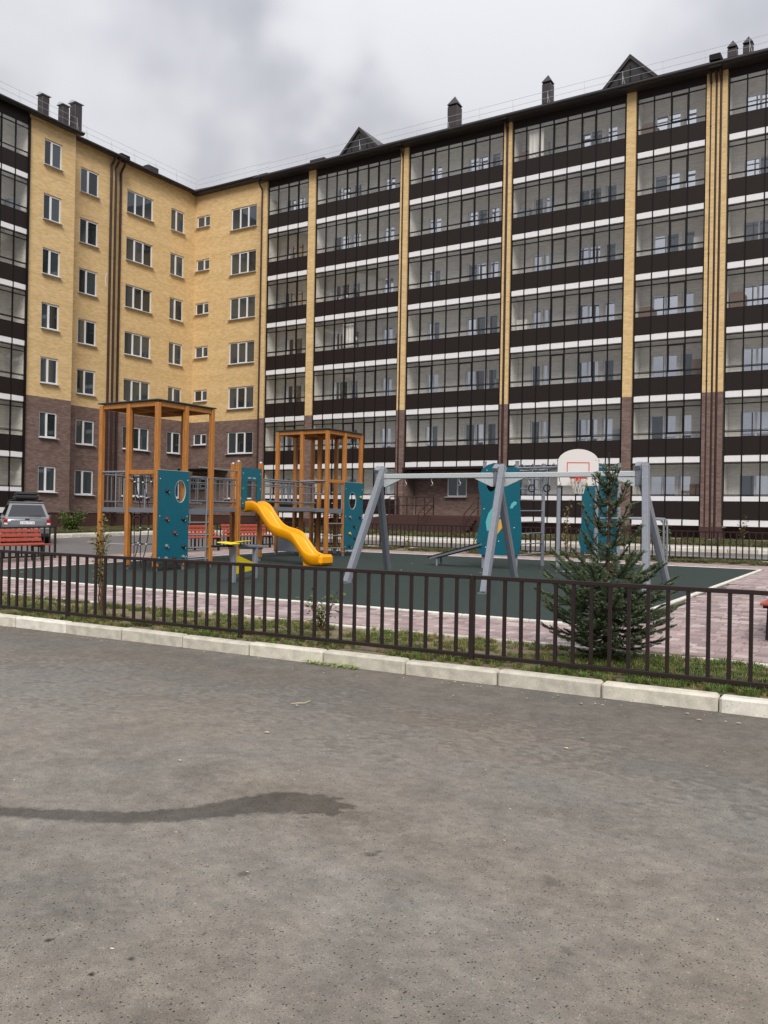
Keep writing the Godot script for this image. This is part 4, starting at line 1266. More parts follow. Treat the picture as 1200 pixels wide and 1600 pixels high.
	put(o, "crossbar", bx(Vector3(x1 - xm - .1, .1, .06), .008), mats["wood"], V.call((x1 + xm) * .5, d0, h2 + 2.22) - O)
	put(o, "crossbar", bx(Vector3(.06, .1, dm - d0 - .1), .008), mats["wood"], V.call(x0, (d0 + dm) * .5, h2 + 2.24) - O)
	rod(o, "rail", V.call(xm, d0 - .06, h2 + 2.24) - O, V.call(x1, d0 - .06, h2 + 2.24) - O, .02, mats["grey_paint"])
	rod(o, "rail", V.call(xm, d0, h2 + 1.85) - O, V.call(x1, d0, h2 + 1.85) - O, .014, mats["grey_paint"])
	rod(o, "baluster", V.call(lerpf(xm, x1, .5), d0, h2 + 1.45) - O, V.call(lerpf(xm, x1, .5), d0, h2 + 2.24) - O, .014, mats["grey_paint"])
	deck_rail(o, V.call(x0, d0, 0), V.call(x0, d1, 0), h2 + 1.56, h2 + 2.2, 12)
	rungs(o, V.call(x1, d0, 0), V.call(x1, dm, 0), [h2 + .25, h2 + .62, h2 + .98, h2 + 1.3])
	handle(o, V.call(x1, d0 + .12, 0), Vector3(0, 0, -1), h2 + 1.42, h2 + 2.25)
	handle(o, V.call(x1, dm - .12, 0), Vector3(0, 0, 1), h2 + 1.42, h2 + 2.25)
	rope_net(o, V.call(x0, d1, 0), V.call(xm, d1, 0), h2 + .05, h2 + 2.1, 4, 6, Vector3(0, 0, 0))
	rope_net(o, V.call(xm, d1, 0), V.call(x1, d1, 0), h2 + .05, h2 + 1.35, 3, 4, Vector3(0, 0, 0))
	put(o, "play_counter", bx(Vector3(xm - x0 - .12, .62, .02), .004), mats["grey_paint"], V.call((x0 + xm) * .5, d0 - .02, h2 + .42) - O)

# the wavy plastic chute runs along +x from the gate, near side at depth da, far side at db
func make_slide(o: Node3D, g: float, da: float, db: float) -> void:
	var top := [[-15.34, 1.6], [-15.1, 1.63], [-14.86, 1.53], [-14.64, 1.28], [-14.42, 1.06], [-14.2, .96], [-13.95, .91], [-13.72, .81], [-13.5, .58], [-13.3, .37], [-13.1, .29], [-12.94, .285], [-12.84, .29]]
	var b := MB.new()
	var secs := []
	for i in top.size() - 1:
		for k in 4:
			var t := k / 4.0
			var pm: Array = top[maxi(i - 1, 0)]; var p0: Array = top[i]; var p1: Array = top[i + 1]; var p2: Array = top[mini(i + 2, top.size() - 1)]
			secs.append([cubic_interpolate(p0[0], p1[0], pm[0], p2[0], t), cubic_interpolate(p0[1], p1[1], pm[1], p2[1], t)])
	secs.append(top[-1])
	# cross-section: rounded side walls with a trough between, then the underside
	var w := db - da
	var prof := [[0.0, -.06], [0.0, -.015], [.015, 0.0], [.05, 0.0], [.065, -.015], [.075, -.09], [.1, -.14], [.15, -.165], [w * .5, -.17], [w - .15, -.165], [w - .1, -.14], [w - .075, -.09], [w - .065, -.015], [w - .05, 0.0], [w - .015, 0.0], [w, -.015], [w, -.06], [w - .01, -.24], [w - .05, -.265], [.05, -.265], [.01, -.24]]
	var rings := []
	for s in secs.size():
		var q: Array = secs[s]
		var r := []
		for p in prof: r.append(Vector3(q[0], g + q[1] + p[1], -(da + p[0])) - o.position)
		rings.append(r)
	var cnt := prof.size()
	for s in rings.size() - 1:
		for i in cnt:
			var j := (i + 1) % cnt
			b.quad(rings[s][i], rings[s + 1][i], rings[s + 1][j], rings[s][j])
	# closed rounded lip at the foot
	var st := SurfaceTool.new()
	st.begin(Mesh.PRIMITIVE_TRIANGLES)
	st.set_smooth_group(0)
	for p in b.v: st.add_vertex(p)
	st.index()
	st.generate_normals()
	var sl := put(o, "slide", st.commit(), mats["slide_yellow"])
	var lip := MB.new()
	lip.cbox(Vector3(-12.84, g + .155, -(da + db) * .5) - o.position, Vector3(.15, .265, w), .06)
	put(sl, "lip", lip.mesh(), mats["slide_yellow"])
	var leg := MB.new()
	var pl := PackedVector2Array([Vector2(-13.38, 0), Vector2(-12.98, 0), Vector2(-12.95, .16), Vector2(-13.42, .3)])
	leg.prism(pl, 0, w - .16, Transform3D(Basis.IDENTITY, Vector3(0, g - .02, -(db - .08)) - o.position))
	put(sl, "slide_foot", leg.mesh(), mats["slide_yellow"])
	var head := MB.new()
	head.cbox(Vector3(-15.36, g + 1.46, -(da + db) * .5) - o.position, Vector3(.06, .22, w - .02), .02)
	put(sl, "slide_head", head.mesh(), mats["slide_yellow"])

# ---------------------------------------------------------------- swings
func make_swing() -> void:
	var d := 15.4
	var g := site(d) + .014
	var o := thing("swing_frame", "grey steel swing frame with a galvanised beam on three A-shaped legs, swings removed", "swing frame", Vector3(-6.9, g, -d))
	var xs := [-9.72, -7.0, -4.25]
	var feet := [[-9.78, 14.2, -10.4, 16.95], [-6.68, 14.0, -7.2, 16.85], [-3.95, 14.5, -4.02, 16.7]]
	var beam_y := 2.16
	for i in 3:
		var x: float = xs[i] + 6.9
		for s in [1, -1]:
			var fx: float = feet[i][0 if s > 0 else 2]
			var fz: float = feet[i][1 if s > 0 else 3]
			var foot := Vector3(fx + 6.9, site(fz) + .014 - g, d - fz)
			var head := Vector3(x - s * .0, 2.34, -s * .04)
			var ax := (head - foot).normalized()
			# a channelled profile: web with two ribs
			var b := MB.new()
			var L := foot.distance_to(head)
			var zz := Vector3.RIGHT.cross(ax).normalized()
			var bs := Basis(ax.cross(zz), ax, zz)
			var mid := (foot + head) * .5 + Vector3((.055 if s > 0 else -.055), 0, 0)
			b.cbox(mid, Vector3(.11, L, .155), .008, bs)
			b.box(mid + bs * Vector3(.0, 0, .079), Vector3(.05, L - .01, .006), bs)
			b.box(mid + bs * Vector3(.056, 0, 0), Vector3(.006, L - .01, .05), bs)
			var leg := put(o, "leg", b.mesh(), mats["grey_paint"])
			for q in [.06, .3]:
				for r in [-.035, .035]:
					var bo := MB.new()
					bo.tube([mid + bs * Vector3(.045, L * .5 - q, r), mid + bs * Vector3(.066, L * .5 - q, r)], .016, 6)
					bo.tube([mid + bs * Vector3(r, L * .5 - q, .065), mid + bs * Vector3(r, L * .5 - q, .086)], .014, 6)
					put(leg, "bolt", bo.mesh(), mats["steel"])
			var pl := MB.new()
			pl.box(foot + Vector3((.055 if s > 0 else -.055), .01, 0), Vector3(.16, .02, .2))
			put(leg, "foot_plate", pl.mesh(), mats["steel"])
		put(o, "head_plate", bx(Vector3(.2, .3, .12), .008), mats["steel_grey"], Vector3(x, beam_y - .06, 0))
	for i in 2:
		var xa: float = xs[i] + 6.9 + .1
		var xb: float = xs[i + 1] + 6.9 - .1
		var bm := put(o, "beam", bx(Vector3(xb - xa, .1, .09), .01), mats["galvanised"], Vector3((xa + xb) * .5, beam_y, 0))
		for s in [-1, 1]:
			var gp := MB.new()
			gp.prism(PackedVector2Array([Vector2(0, 0), Vector2(-s * .42, 0), Vector2(-s * .05, -.16), Vector2(0, -.16)]), -.03, .03)
			put(bm, "gusset", gp.mesh(), mats["galvanised"], Vector3(s * (xb - xa) * .5, -.06, 0))
		for k in 4:
			var hx: float = xa - (xa + xb) * .5 + (.5 + [0.0, .62, 1.25, 1.87][k])
			var hk := MB.new()
			hk.tube([Vector3(0, 0, 0), Vector3(0, -.05, 0), Vector3(.02, -.08, 0), Vector3(.035, -.11, 0), Vector3(.02, -.14, 0), Vector3(-.01, -.13, 0)], .01, 6)
			put(bm, "swing_hook", hk.mesh(), mats["steel"], Vector3(hx, -.055, 0))

# ---------------------------------------------------------------- the sports frame with the basketball board
func surf_outline(w: float, h: float) -> PackedVector2Array:
	var p := PackedVector2Array()
	for q in [[-.46, 0.02], [-.4, 0.0], [.0, -.005], [.38, 0.0], [.46, .02], [.5, .12], [.51, .28], [.49, .45], [.46, .6], [.47, .74], [.48, .86], [.44, .93], [.33, .955], [.22, .95], [.1, .965], [-.02, .99], [-.14, 1.0], [-.28, .98], [-.42, .93], [-.5, .85], [-.5, .74], [-.45, .62], [-.42, .5], [-.45, .36], [-.51, .2], [-.52, .1]]:
		p.append(Vector2(q[0] * w, q[1] * h))
	return p

func make_sports() -> void:
	var c := Vector3(-7.6, site(20.6) + .014, -20.6)
	var o := thing("sports_frame", "grey sports frame with basketball board, hanging rings, wall bars and teal boards", "exercise frame", c)
	var P := {"a": [-9.35, 19.69], "b": [-8.5, 19.75], "c": [-9.2, 21.3], "d": [-8.42, 21.29], "e": [-7.35, 19.56], "f": [-6.53, 19.85], "g": [-7.66, 22.22], "h": [-6.51, 21.54]}
	var at := func(k, y): return Vector3(P[k][0], site(P[k][1]) + .014 + y, -P[k][1]) - c
	for k in P:
		var b := MB.new()
		b.cbox(Vector3(0, 1.325, 0), Vector3(.085, 2.65, .085), .01, Basis(Vector3.UP, .5))
		var p := put(o, "post", b.mesh(), mats["grey_paint"], at.call(k, 0.0))
		put(p, "post_cap", bx(Vector3(.095, .03, .095), .006), mats["steel_grey"], Vector3(0, 2.66, 0), Vector3(0, .5, 0))
	var M: Material = mats["grey_paint"]
	# top beams
	for q in [["b", "d"], ["d", "e"], ["c", "d"], ["f", "h"], ["g", "h"], ["a", "c"]]:
		rod(o, "top_beam", at.call(q[0], 2.5), at.call(q[1], 2.5), .03, M)
	rod(o, "top_beam", at.call("d", 2.36), at.call("e", 2.4), .02, M)
	# a wavy ladder along the rings' beam
	var zz := MB.new()
	var pts := []
	for i in 9: pts.append((at.call("b", 2.52) as Vector3).lerp(at.call("e", 2.52), i / 8.0) + Vector3(0, .07 if i % 2 else -.07, 0))
	zz.tube(pts, .014, 6)
	put(o, "brace_bar", zz.mesh(), M)
	# wall bars
	for y in [.35, .62, .88, 1.17, 1.45, 1.72, 2.0, 2.26]: rod(o, "wall_bar", at.call("b", y), at.call("d", y), .017, M)
	# rings
	for q in [[.36, .0], [.72, .0]]:
		var p: Vector3 = (at.call("b", 2.5) as Vector3).lerp(at.call("e", 2.5), q[0])
		var r := MB.new()
		r.tube([p, p + Vector3(.02, -.18, 0), p + Vector3(.0, -.42, 0)], .012, 6)
		var st := put(o, "ring_strap", r.mesh(), mats["steel"])
		var t := MB.new()
		var ring := []
		for i in 17: ring.append(p + Vector3(0, -.5, 0) + Vector3(cos(TAU * i / 16) * .075, sin(TAU * i / 16) * .085, .0).rotated(Vector3.UP, .5))
		t.tube(ring, .017, 8, false)
		put(st, "ring", t.mesh(), mats["rubber_black"])
	rod(o, "top_beam", at.call("b", 2.5), at.call("e", 2.5), .026, M)
	# teal board with its leaping emblem
	board(o, (at.call("a", .35) as Vector3).lerp(at.call("b", .35), .5) + Vector3(.03, 0, .1), .07, 1.13, 2.28, true)
	board(o, (at.call("g", .4) as Vector3).lerp(at.call("h", .4), .5) + Vector3(.06, 0, .2), .3, 1.0, 2.3, false)
	# basketball board: its own axes, facing out of the frame
	var mid: Vector3 = (at.call("e", 0.0) as Vector3).lerp(at.call("f", 0.0), .5) + Vector3(.02, 0, .05)
	var turn := .40
	var bd := MB.new()
	var pl := PackedVector2Array([Vector2(-.47, 0), Vector2(.47, 0)])
	for i in 19: pl.append(Vector2(cos(PI * i / 18) * .47, .55 + sin(PI * i / 18) * .31))
	bd.prism(pl, 0, .022)
	var B := put(o, "backboard", bd.mesh(), mats["board_white"], mid + Vector3(0, 2.06, 0), Vector3(0, turn, 0))
	for q in [[0.0, .54, .5, .018], [0.0, .23, .5, .018]]: put(B, "target_line", bx(Vector3(q[2], q[3], .004)), mats["sign_red"], Vector3(q[0], q[1], .025))
	for s in [-1, 1]: put(B, "target_line", bx(Vector3(.018, .33, .004)), mats["sign_red"], Vector3(s * .25, .385, .0252))
	var hoop := MB.new()
	var hp := []
	for i in 25: hp.append(Vector3(cos(TAU * i / 24) * .2, .17, .28 + sin(TAU * i / 24) * .2))
	hoop.tube(hp, .012, 8, false)
	hoop.box(Vector3(0, .15, .06), Vector3(.14, .1, .08))
	put(B, "hoop", hoop.mesh(), mats["sign_red"])
	var net := MB.new()
	for i in 12:
		for s in [-1, 1]:
			var q := []
			for k in 4:
				var a: float = TAU * i / 12.0 + s * k * .22
				var r := .2 - .03 * k
				q.append(Vector3(cos(a) * r, .165 - .12 * k, .28 + sin(a) * r))
			net.tube(q, .006, 5)
	put(B, "net", net.mesh(), mats["net_white"])
	rod(o, "foot_bar", at.call("e", .03), at.call("f", .03), .02, M)
	rod(o, "foot_bar", at.call("f", .03), at.call("h", .03), .02, M)
	# rope down the right side
	var ch := MB.new()
	var cp := []
	for i in 12: cp.append((at.call("f", 2.45) as Vector3).lerp(at.call("h", 2.45), .5) + Vector3(sin(i * 1.3) * .01, -.17 * i, 0))
	ch.tube(cp, .02, 6)
	put(o, "climbing_chain", ch.mesh(), mats["galvanised"])
	# dip bars
	for q in [["f", Vector3(-5.0, 0, -19.96)], ["h", Vector3(-5.35, 0, -21.7)]]:
		var a: Vector3 = at.call(q[0], 1.3)
		var foot: Vector3 = q[1]
		foot.y = site(-foot.z) + .014
		foot -= c
		var dir := Vector3(foot.x - a.x, 0, foot.z - a.z).normalized()
		var b := MB.new()
		b.tube(curve([a, foot + Vector3(0, a.y - foot.y, 0) - dir * .2, foot + Vector3(0, a.y - foot.y - .05, 0) - dir * .05, foot + Vector3(0, a.y - foot.y - .2, 0), foot], 5), .022, 8)
		put(o, "dip_bar", b.mesh(), M)
	# sloping sit-up bench
	var b0 := ground_at(-10.98, 19.95) + Vector3(0, .2, 0) - c
	var b1: Vector3 = at.call("a", .62) + Vector3(-.02, 0, .0)
	var pb := MB.new()
	pb.bar(b0, b1, .3, .045)
	var sb := put(o, "incline_bench", pb.mesh(), mats["rubber_black"])
	for s in [-1, 1]:
		var e := Vector3(.05, 0, .12 * s)
		var fr := MB.new()
		fr.bar(b0 + e + Vector3(0, -.02, .05 * s), b1 + e + Vector3(0, -.02, .05 * s), .03, .05)
		put(sb, "bench_frame", fr.mesh(), mats["steel_grey"])
		var q: Vector3 = b0.lerp(b1, .16) + Vector3(0, 0, .12 * s)
		rod(sb, "bench_leg", Vector3(q.x, ground_at(-10.7, 19.95).y - c.y, q.z), q, .028, mats["grey_paint"])

func board(o: Node3D, at: Vector3, turn: float, w: float, h: float, emblem: bool) -> void:
	var b := MB.new()
	if emblem: b.holed(surf_outline(w, h), Vector2(-.2 * w, .775 * h), Vector2(.13, .2), 0, .02)
	else: b.prism(surf_outline(w, h), 0, .02)
	var p := put(o, "teal_board", b.mesh(), mats["teal"], at, Vector3(0, turn, 0))
	if not emblem: return
	var k := func(pts):
		var q := PackedVector2Array()
		for t in pts: q.append(Vector2((t[0] - .5) * w, t[1] * h))
		return q
	var e1 := MB.new()
	e1.prism(k.call([[.22, .26], [.19, .36], [.25, .45], [.34, .51], [.46, .555], [.6, .575], [.64, .48], [.52, .41], [.4, .36], [.3, .26]]), .02, .024)
	e1.prism(k.call([[.74, .51], [.78, .56], [.84, .585], [.9, .575], [.89, .55], [.84, .535], [.8, .505]]), .02, .024)
	put(p, "emblem_wave", e1.mesh(), mats["pale_blue"])
	var e2 := MB.new()
	e2.prism(k.call([[.38, .17], [.42, .3], [.48, .375], [.68, .43], [.72, .33], [.58, .3], [.47, .23]]), .02, .025)
	put(p, "emblem_sail", e2.mesh(), mats["ochre"])
	for q in [[.2, .92], [.8, .86], [.15, .5], [.85, .3], [.2, .08], [.8, .08], [.5, .15]]:
		put(p, "screw", cyl(.014, .02, 6), mats["clip_white"], Vector3((q[0] - .5) * w, q[1] * h, .022), Vector3(PI * .5, 0, 0))

# ---------------------------------------------------------------- small things of the playground
func make_balance() -> void:
	var a := ground_at(-11.5, 12.85)
	var b := ground_at(-11.8, 13.85)
	var o := thing("rocker", "small rocker on two grey posts with yellow plates and tubular bar", "rocker", a)
	var q := b - a
	put(o, "post", bx(Vector3(.09, .74, .09), .01), mats["grey_paint"], Vector3(0, .37, 0))
	put(o, "post", bx(Vector3(.09, .66, .09), .01), mats["grey_paint"], q + Vector3(0, .33, 0))
	rod(o, "beam", Vector3(0, .7, 0) + q * .3, q * 1.3 + Vector3(0, .64, 0), .05, mats["steel_grey"], 10)
	rod(o, "push_bar", q * -.75 + Vector3(-.1, .75, 0), q * .1 + Vector3(0, .72, 0), .02, mats["car_black"], 8)
	var pl := MB.new()
	var d := q.normalized()
	var L := q.length()
	pl.prism(PackedVector2Array([Vector2(.05, .16), Vector2(L - .05, .2), Vector2(L - .05, .34), Vector2(.05, .56)]), -.012, .012, Transform3D(Basis(Vector3(d.x, 0, d.z), Vector3.UP, Vector3(d.x, 0, d.z).cross(Vector3.UP)), Vector3(0, q.y * .3, 0)))
	put(o, "side_plate", pl.mesh(), mats["bright_yellow"])
	for s in [0, 1]:
		var st := MB.new()
		st.cbox(Vector3.ZERO, Vector3(.3, .022, .4), .008)
		put(o, "yellow_plate", st.mesh(), mats["bright_yellow"], q * (-.22 + .5 * s) + Vector3(0, .79, 0), Vector3(.0, atan2(-d.z, d.x) + PI * .5, .1 - .25 * s))
	put(o, "bolt", cyl(.02, .03, 6), flat("hold_red", Color8(110, 46, 40), .5), q * .85 + Vector3(.02, .27, 0), Vector3(0, 0, PI * .5))

# a park bench: five slats of back, four of seat, black cast sides; faces +x, along z
func make_benches() -> void:
	var o := thing("bench", "red slatted bench by the fence near the parked car", "bench", Vector3(-19.9, site(13.8) + .006, -13.75), 0, "red slatted benches")
	var L := 2.3
	for i in 3:
		var s := put(o, "back_slat", bx(Vector3(.035, .095, L), .008), mats["red_wood"], Vector3(-.3 - .035 * i, .56 + .118 * i, 0), Vector3(0, 0, .28))
		for z in [-.8, .8]: put(s, "bolt", cyl(.014, .02, 6), mats["steel"], Vector3(.02, 0, z), Vector3(0, 0, PI * .5))
	for i in 4:
		put(o, "seat_slat", bx(Vector3(.095, .035, L), .008), mats["red_wood"], Vector3(-.2 + .115 * i, .435 + [.02, .0, .0, .012][i], 0), Vector3(0, 0, [-.18, 0, 0, .0][i]))
	for z in [-.85, .85]:
		var b := MB.new()
		b.bar(Vector3(-.24, .0, z), Vector3(-.27, .42, z), .05, .06)
		b.bar(Vector3(-.27, .40, z), Vector3(-.42, .9, z), .05, .05)
		b.bar(Vector3(.14, .0, z), Vector3(.12, .42, z), .05, .06)
		b.bar(Vector3(-.28, .4, z), Vector3(.2, .4, z), .05, .05)
		put(o, "side_frame", b.mesh(), mats["car_black"])
	copy(o, "red slatted bench in front of the fence, beside the steel ladder of the near tower", Vector3(-19.95, site(20.9) + .006, -20.55))
	copy(o, "red slatted bench in front of the fence, seen under the slide's platform", Vector3(-19.95, site(23.3) + .006, -23.2))
	copy(o, "red slatted bench on the wide paving beside the rubber pad", Vector3(-1.41, site(11.9) + .006, -11.98), PI)
	# litter bin beside the benches
	var bin := thing("litter_bin", "small red litter bin standing beside the benches", "bin", Vector3(-19.9, site(24.9), -25.0))
	for i in 10:
		var a := TAU * i / 10.0
		put(bin, "slat", bx(Vector3(.09, .6, .02), .005), mats["red_wood"], Vector3(cos(a) * .17, .38, sin(a) * .17), Vector3(0, -a + PI * .5, 0))
	put(bin, "liner", cyl(.15, .55, 12), mats["car_black"], Vector3(0, .36, 0))
	put(bin, "foot", cyl(.12, .1, 10), mats["car_black"], Vector3(0, .05, 0))

# ---------------------------------------------------------------- the parked car
func make_car() -> void:
	var at := Vector3(-29.2, road(20.9) + .002, -20.9)
	# its nose points away from the viewer: local -z is forward
	var o := thing("parked_car", "silver estate-style off-roader with black roof box, parked tail to the playground", "car", at, deg_to_rad(58.5))
	var hw := .88
	# body in slices from tail (z = 0) to nose (z = -4.4): [z, half width, bottom, top]
	var b := MB.new()
	var sl := [[.02, .74, .46, .82], [0.0, .82, .36, .98], [-.1, .87, .3, 1.02], [-.6, .88, .28, 1.03], [-2.0, .88, .28, 1.02], [-3.0, .88, .28, 1.0], [-3.9, .86, .3, .92], [-4.3, .78, .34, .8], [-4.42, .6, .42, .66]]
	var ring := func(s):
		var r := []
		var z: float = s[0]; var w: float = s[1]; var y0: float = s[2]; var y1: float = s[3]
		for q in [[-1.0, .12], [-1.0, .7], [-.96, .88], [-.86, 1.0], [0.0, 1.01], [.86, 1.0], [.96, .88], [1.0, .7], [1.0, .12], [.9, 0.0], [-.9, 0.0]]:
			r.append(Vector3(q[0] * w, lerpf(y0, y1, q[1]), z))
		return r
	for i in sl.size() - 1:
		var r0: Array = ring.call(sl[i]); var r1: Array = ring.call(sl[i + 1])
		for k in r0.size():
			var j := (k + 1) % r0.size()
			b.quad(r0[k], r0[j], r1[j], r1[k])
	var e0: Array = ring.call(sl[0])
	for k in range(1, e0.size() - 1): b.tri(e0[0], e0[k + 1], e0[k])
	put(o, "body", smooth(b, 40), mats["car_paint"])
	# cabin: tapering greenhouse
	var c := MB.new()
	var cs := [[-.06, .8, 1.0, .80, 1.02], [-.22, .72, 1.3, .0, 0], [-.46, .62, 1.62, 0, 0]]
	var lower := [Vector3(-.8, 1.0, -.08), Vector3(.8, 1.0, -.08), Vector3(.82, 1.0, -3.2), Vector3(-.82, 1.0, -3.2)]
	var upper := [Vector3(-.6, 1.6, -.42), Vector3(.6, 1.6, -.42), Vector3(.6, 1.6, -2.3), Vector3(-.6, 1.6, -2.3)]
	for i in 4:
		var j := (i + 1) % 4
		c.face(lower[i], lower[j], upper[j], upper[i], Vector3(0, 1.2, -1.5))
	c.quad(upper[0], upper[1], upper[2], upper[3])
	var cab := put(o, "cabin", c.mesh(), mats["car_paint"])
	var roof := MB.new()
	roof.cbox(Vector3(0, 1.61, -1.35), Vector3(1.24, .06, 1.95), .025)
	put(cab, "roof_skin", roof.mesh(), mats["car_paint"])
	# rear window, 4 mm proud of the tailgate, and side windows
	var gl := MB.new()
	var f := func(u, v, off): # tailgate plane
		var p := (lower[0] as Vector3).lerp(lower[1], u).lerp((upper[0] as Vector3).lerp(upper[1], u), v)
		return p + Vector3(0, .35, .8).normalized() * off
	gl.quad(f.call(.06, .1, .006), f.call(.94, .1, .006), f.call(.92, .86, .006), f.call(.08, .86, .006))
	put(cab, "rear_window", gl.mesh(), mats["car_glass"])
	for s in [0, 1]:
		var side := MB.new()
		var la: Vector3 = lower[1] if s else lower[0]; var lb: Vector3 = lower[2] if s else lower[3]
		var ua: Vector3 = upper[1] if s else upper[0]; var ub: Vector3 = upper[2] if s else upper[3]
		var n := Vector3(1 if s else -1, .3, 0).normalized() * .006
		var g := func(u, v): return la.lerp(lb, u).lerp(ua.lerp(ub, u), v) + n
		side.face(g.call(.06, .12), g.call(.3, .12), g.call(.28, .86), g.call(.1, .86), Vector3(0, 1.2, -1.5))
		side.face(g.call(.33, .12), g.call(.6, .12), g.call(.6, .86), g.call(.31, .86), Vector3(0, 1.2, -1.5))
		side.face(g.call(.63, .12), g.call(.92, .12), g.call(.88, .86), g.call(.63, .86), Vector3(0, 1.2, -1.5))
		put(cab, "side_window", side.mesh(), mats["car_glass"])
	rod(o, "wiper", Vector3(.05, 1.09, -.02), Vector3(.5, 1.12, -.04), .012, mats["car_black"], 5)
	put(o, "tail_panel", bx(Vector3(1.2, .2, .02), .008), mats["steel_grey"], Vector3(0, .83, .012))
	var plate := put(o, "number_plate", bx(Vector3(.52, .112, .012), .003), mats["panel_white"], Vector3(0, .83, .03))
	var tm := TextMesh.new()
	var sf := SystemFont.new()
	sf.font_names = PackedStringArray(["Droid Sans Mono"])
	tm.font = sf
	tm.text = "A 555 TT 55"
	tm.font_size = 16
	tm.pixel_size = .0046
	tm.depth = .003
	put(plate, "plate_lettering", tm, mats["car_black"], Vector3(0, 0, .008))
	put(o, "badge", bx(Vector3(.16, .05, .02), .008), mats["car_black"], Vector3(0, .97, .01))
	for s in [-1, 1]:
		var tl := put(o, "tail_lamp", bx(Vector3(.16, .24, .06), .025), mats["lamp_red"], Vector3(s * .76, .85, -.005))
		put(tl, "reversing_lamp", bx(Vector3(.13, .07, .02), .008), mats["lamp_clear"], Vector3(0, -.06, .03))
		var mr := MB.new()
		mr.ball(Vector3.ZERO, Vector3(.11, .08, .07), 6, 10)
		put(o, "wing_mirror", mr.mesh(), mats["car_paint"], Vector3(s * 1.0, 1.06, -2.7))
	put(o, "bumper", bx(Vector3(1.7, .28, .16), .05), mats["car_paint"], Vector3(0, .52, .05))
	put(o, "bumper_guard", bx(Vector3(1.5, .14, .12), .03), mats["car_black"], Vector3(0, .36, .06))
	for s in [-1, 1]:
		for z in [-.85, -3.5]:
			var ty := MB.new()
			ty.tube([Vector3(-.1, 0, 0), Vector3(-.09, 0, 0), Vector3(.09, 0, 0), Vector3(.1, 0, 0)], [.29, .335, .335, .29], 20)
			var w := put(o, "wheel", ty.mesh(), mats["rubber_black"], Vector3(s * .79, .335, z))
			put(w, "rim", cyl(.2, .215, 16), mats["steel"], Vector3.ZERO, Vector3(0, 0, PI * .5))
	for s in [-1, 1]: rod(o, "roof_rail", Vector3(s * .56, 1.68, -.5), Vector3(s * .56, 1.68, -2.2), .022, mats["car_black"])
	for z in [-.7, -1.8]: put(o, "roof_bar", bx(Vector3(1.2, .03, .06), .008), mats["car_black"], Vector3(0, 1.71, z))
	var rbx := MB.new()
	rbx.cbox(Vector3(.02, 1.82, -1.5), Vector3(.84, .16, 2.0), .05)
	rbx.cbox(Vector3(.02, 1.95, -1.5), Vector3(.78, .16, 1.9), .07)
	put(o, "roof_box", rbx.mesh(), mats["car_black"])

func smooth(b: MB, _deg := 40) -> Mesh:
	var st := SurfaceTool.new()
	st.begin(Mesh.PRIMITIVE_TRIANGLES)
	st.set_smooth_group(0)
	for p in b.v: st.add_vertex(p)
	st.index()
	st.generate_normals()
	return st.commit()

# ---------------------------------------------------------------- plants
func multi(parent: Node3D, called: String, mesh: Mesh, m: Material, xf: Array, tint: Callable) -> MultiMeshInstance3D:
	var mm := MultiMesh.new()
	mm.transform_format = MultiMesh.TRANSFORM_3D
	mm.use_colors = true
	mm.mesh = mesh
	mm.instance_count = xf.size()
	for i in xf.size():
		mm.set_instance_transform(i, xf[i])
		mm.set_instance_color(i, tint.call())
	var o := MultiMeshInstance3D.new()
	o.name = numbered(called) if parent == self else called
	o.multimesh = mm
	o.material_override = m
	parent.add_child(o, true)
	return o

# copies of a leaf or twig joined into one real mesh, in five tints
func grown(parent: Node3D, called: String, make: Callable, m: Material, xf: Array, tints: Array) -> MeshInstance3D:
	var am := ArrayMesh.new()
	var sts := []
	var kinds := []
	for t in tints:
		var src: ArrayMesh = make.call()
		var arr := src.surface_get_arrays(0)
		var cols := PackedColorArray()
		cols.resize((arr[Mesh.ARRAY_VERTEX] as PackedVector3Array).size())
		cols.fill(t)
		arr[Mesh.ARRAY_COLOR] = cols
		var k := ArrayMesh.new()
		k.add_surface_from_arrays(Mesh.PRIMITIVE_TRIANGLES, arr)
		kinds.append(k)
	var st := SurfaceTool.new()
	st.begin(Mesh.PRIMITIVE_TRIANGLES)
	for x in xf: st.append_from(kinds[rng.randi() % kinds.size()], 0, x)
	return put(parent, called, st.commit(), m)

func tints(lo: float, hi: float, hue: float, n := 6) -> Array:
	var out := []
	for i in n:
		var k := lerpf(lo, hi, i / (n - 1.0))
		out.append(Color(k * (1 + rng.randf_range(-hue, hue)), k, k * (1 + rng.randf_range(-hue, hue))))
	return out

func shade_of(lo: float, hi: float, hue := .0) -> Callable:
	return func():
		var k := rng.randf_range(lo, hi)
		return Color(k * (1 + rng.randf_range(-hue, hue)), k, k * (1 + rng.randf_range(-hue, hue)))

# a needle-covered twig of unit length along +z
func twig_mesh() -> Mesh:
	var b := MB.new()
	b.tube([Vector3.ZERO, Vector3(0, 0, 1)], [.022, .008], 4, false)
	for i in 84:
		var t := pow(i / 84.0, .9) * .98
		var a := i * 2.39996
		var r := Vector3(cos(a), sin(a), 0)
		var p := Vector3(0, 0, t)
		var l := .2 * (1.0 - .35 * t)
		var tip := p + (r * .8 + Vector3(0, .12, .62)) * l
		var s := r.cross(Vector3.BACK) * .019
		b.tri(p - s, p + s, tip)
	return b.mesh()

func basis_to(z: Vector3, roll: float) -> Basis:
	z = z.normalized()
	var up := Vector3.UP if absf(z.y) < .95 else Vector3.RIGHT
	var x := up.cross(z).normalized()
	return Basis(x, z.cross(x), z).rotated(z, roll)

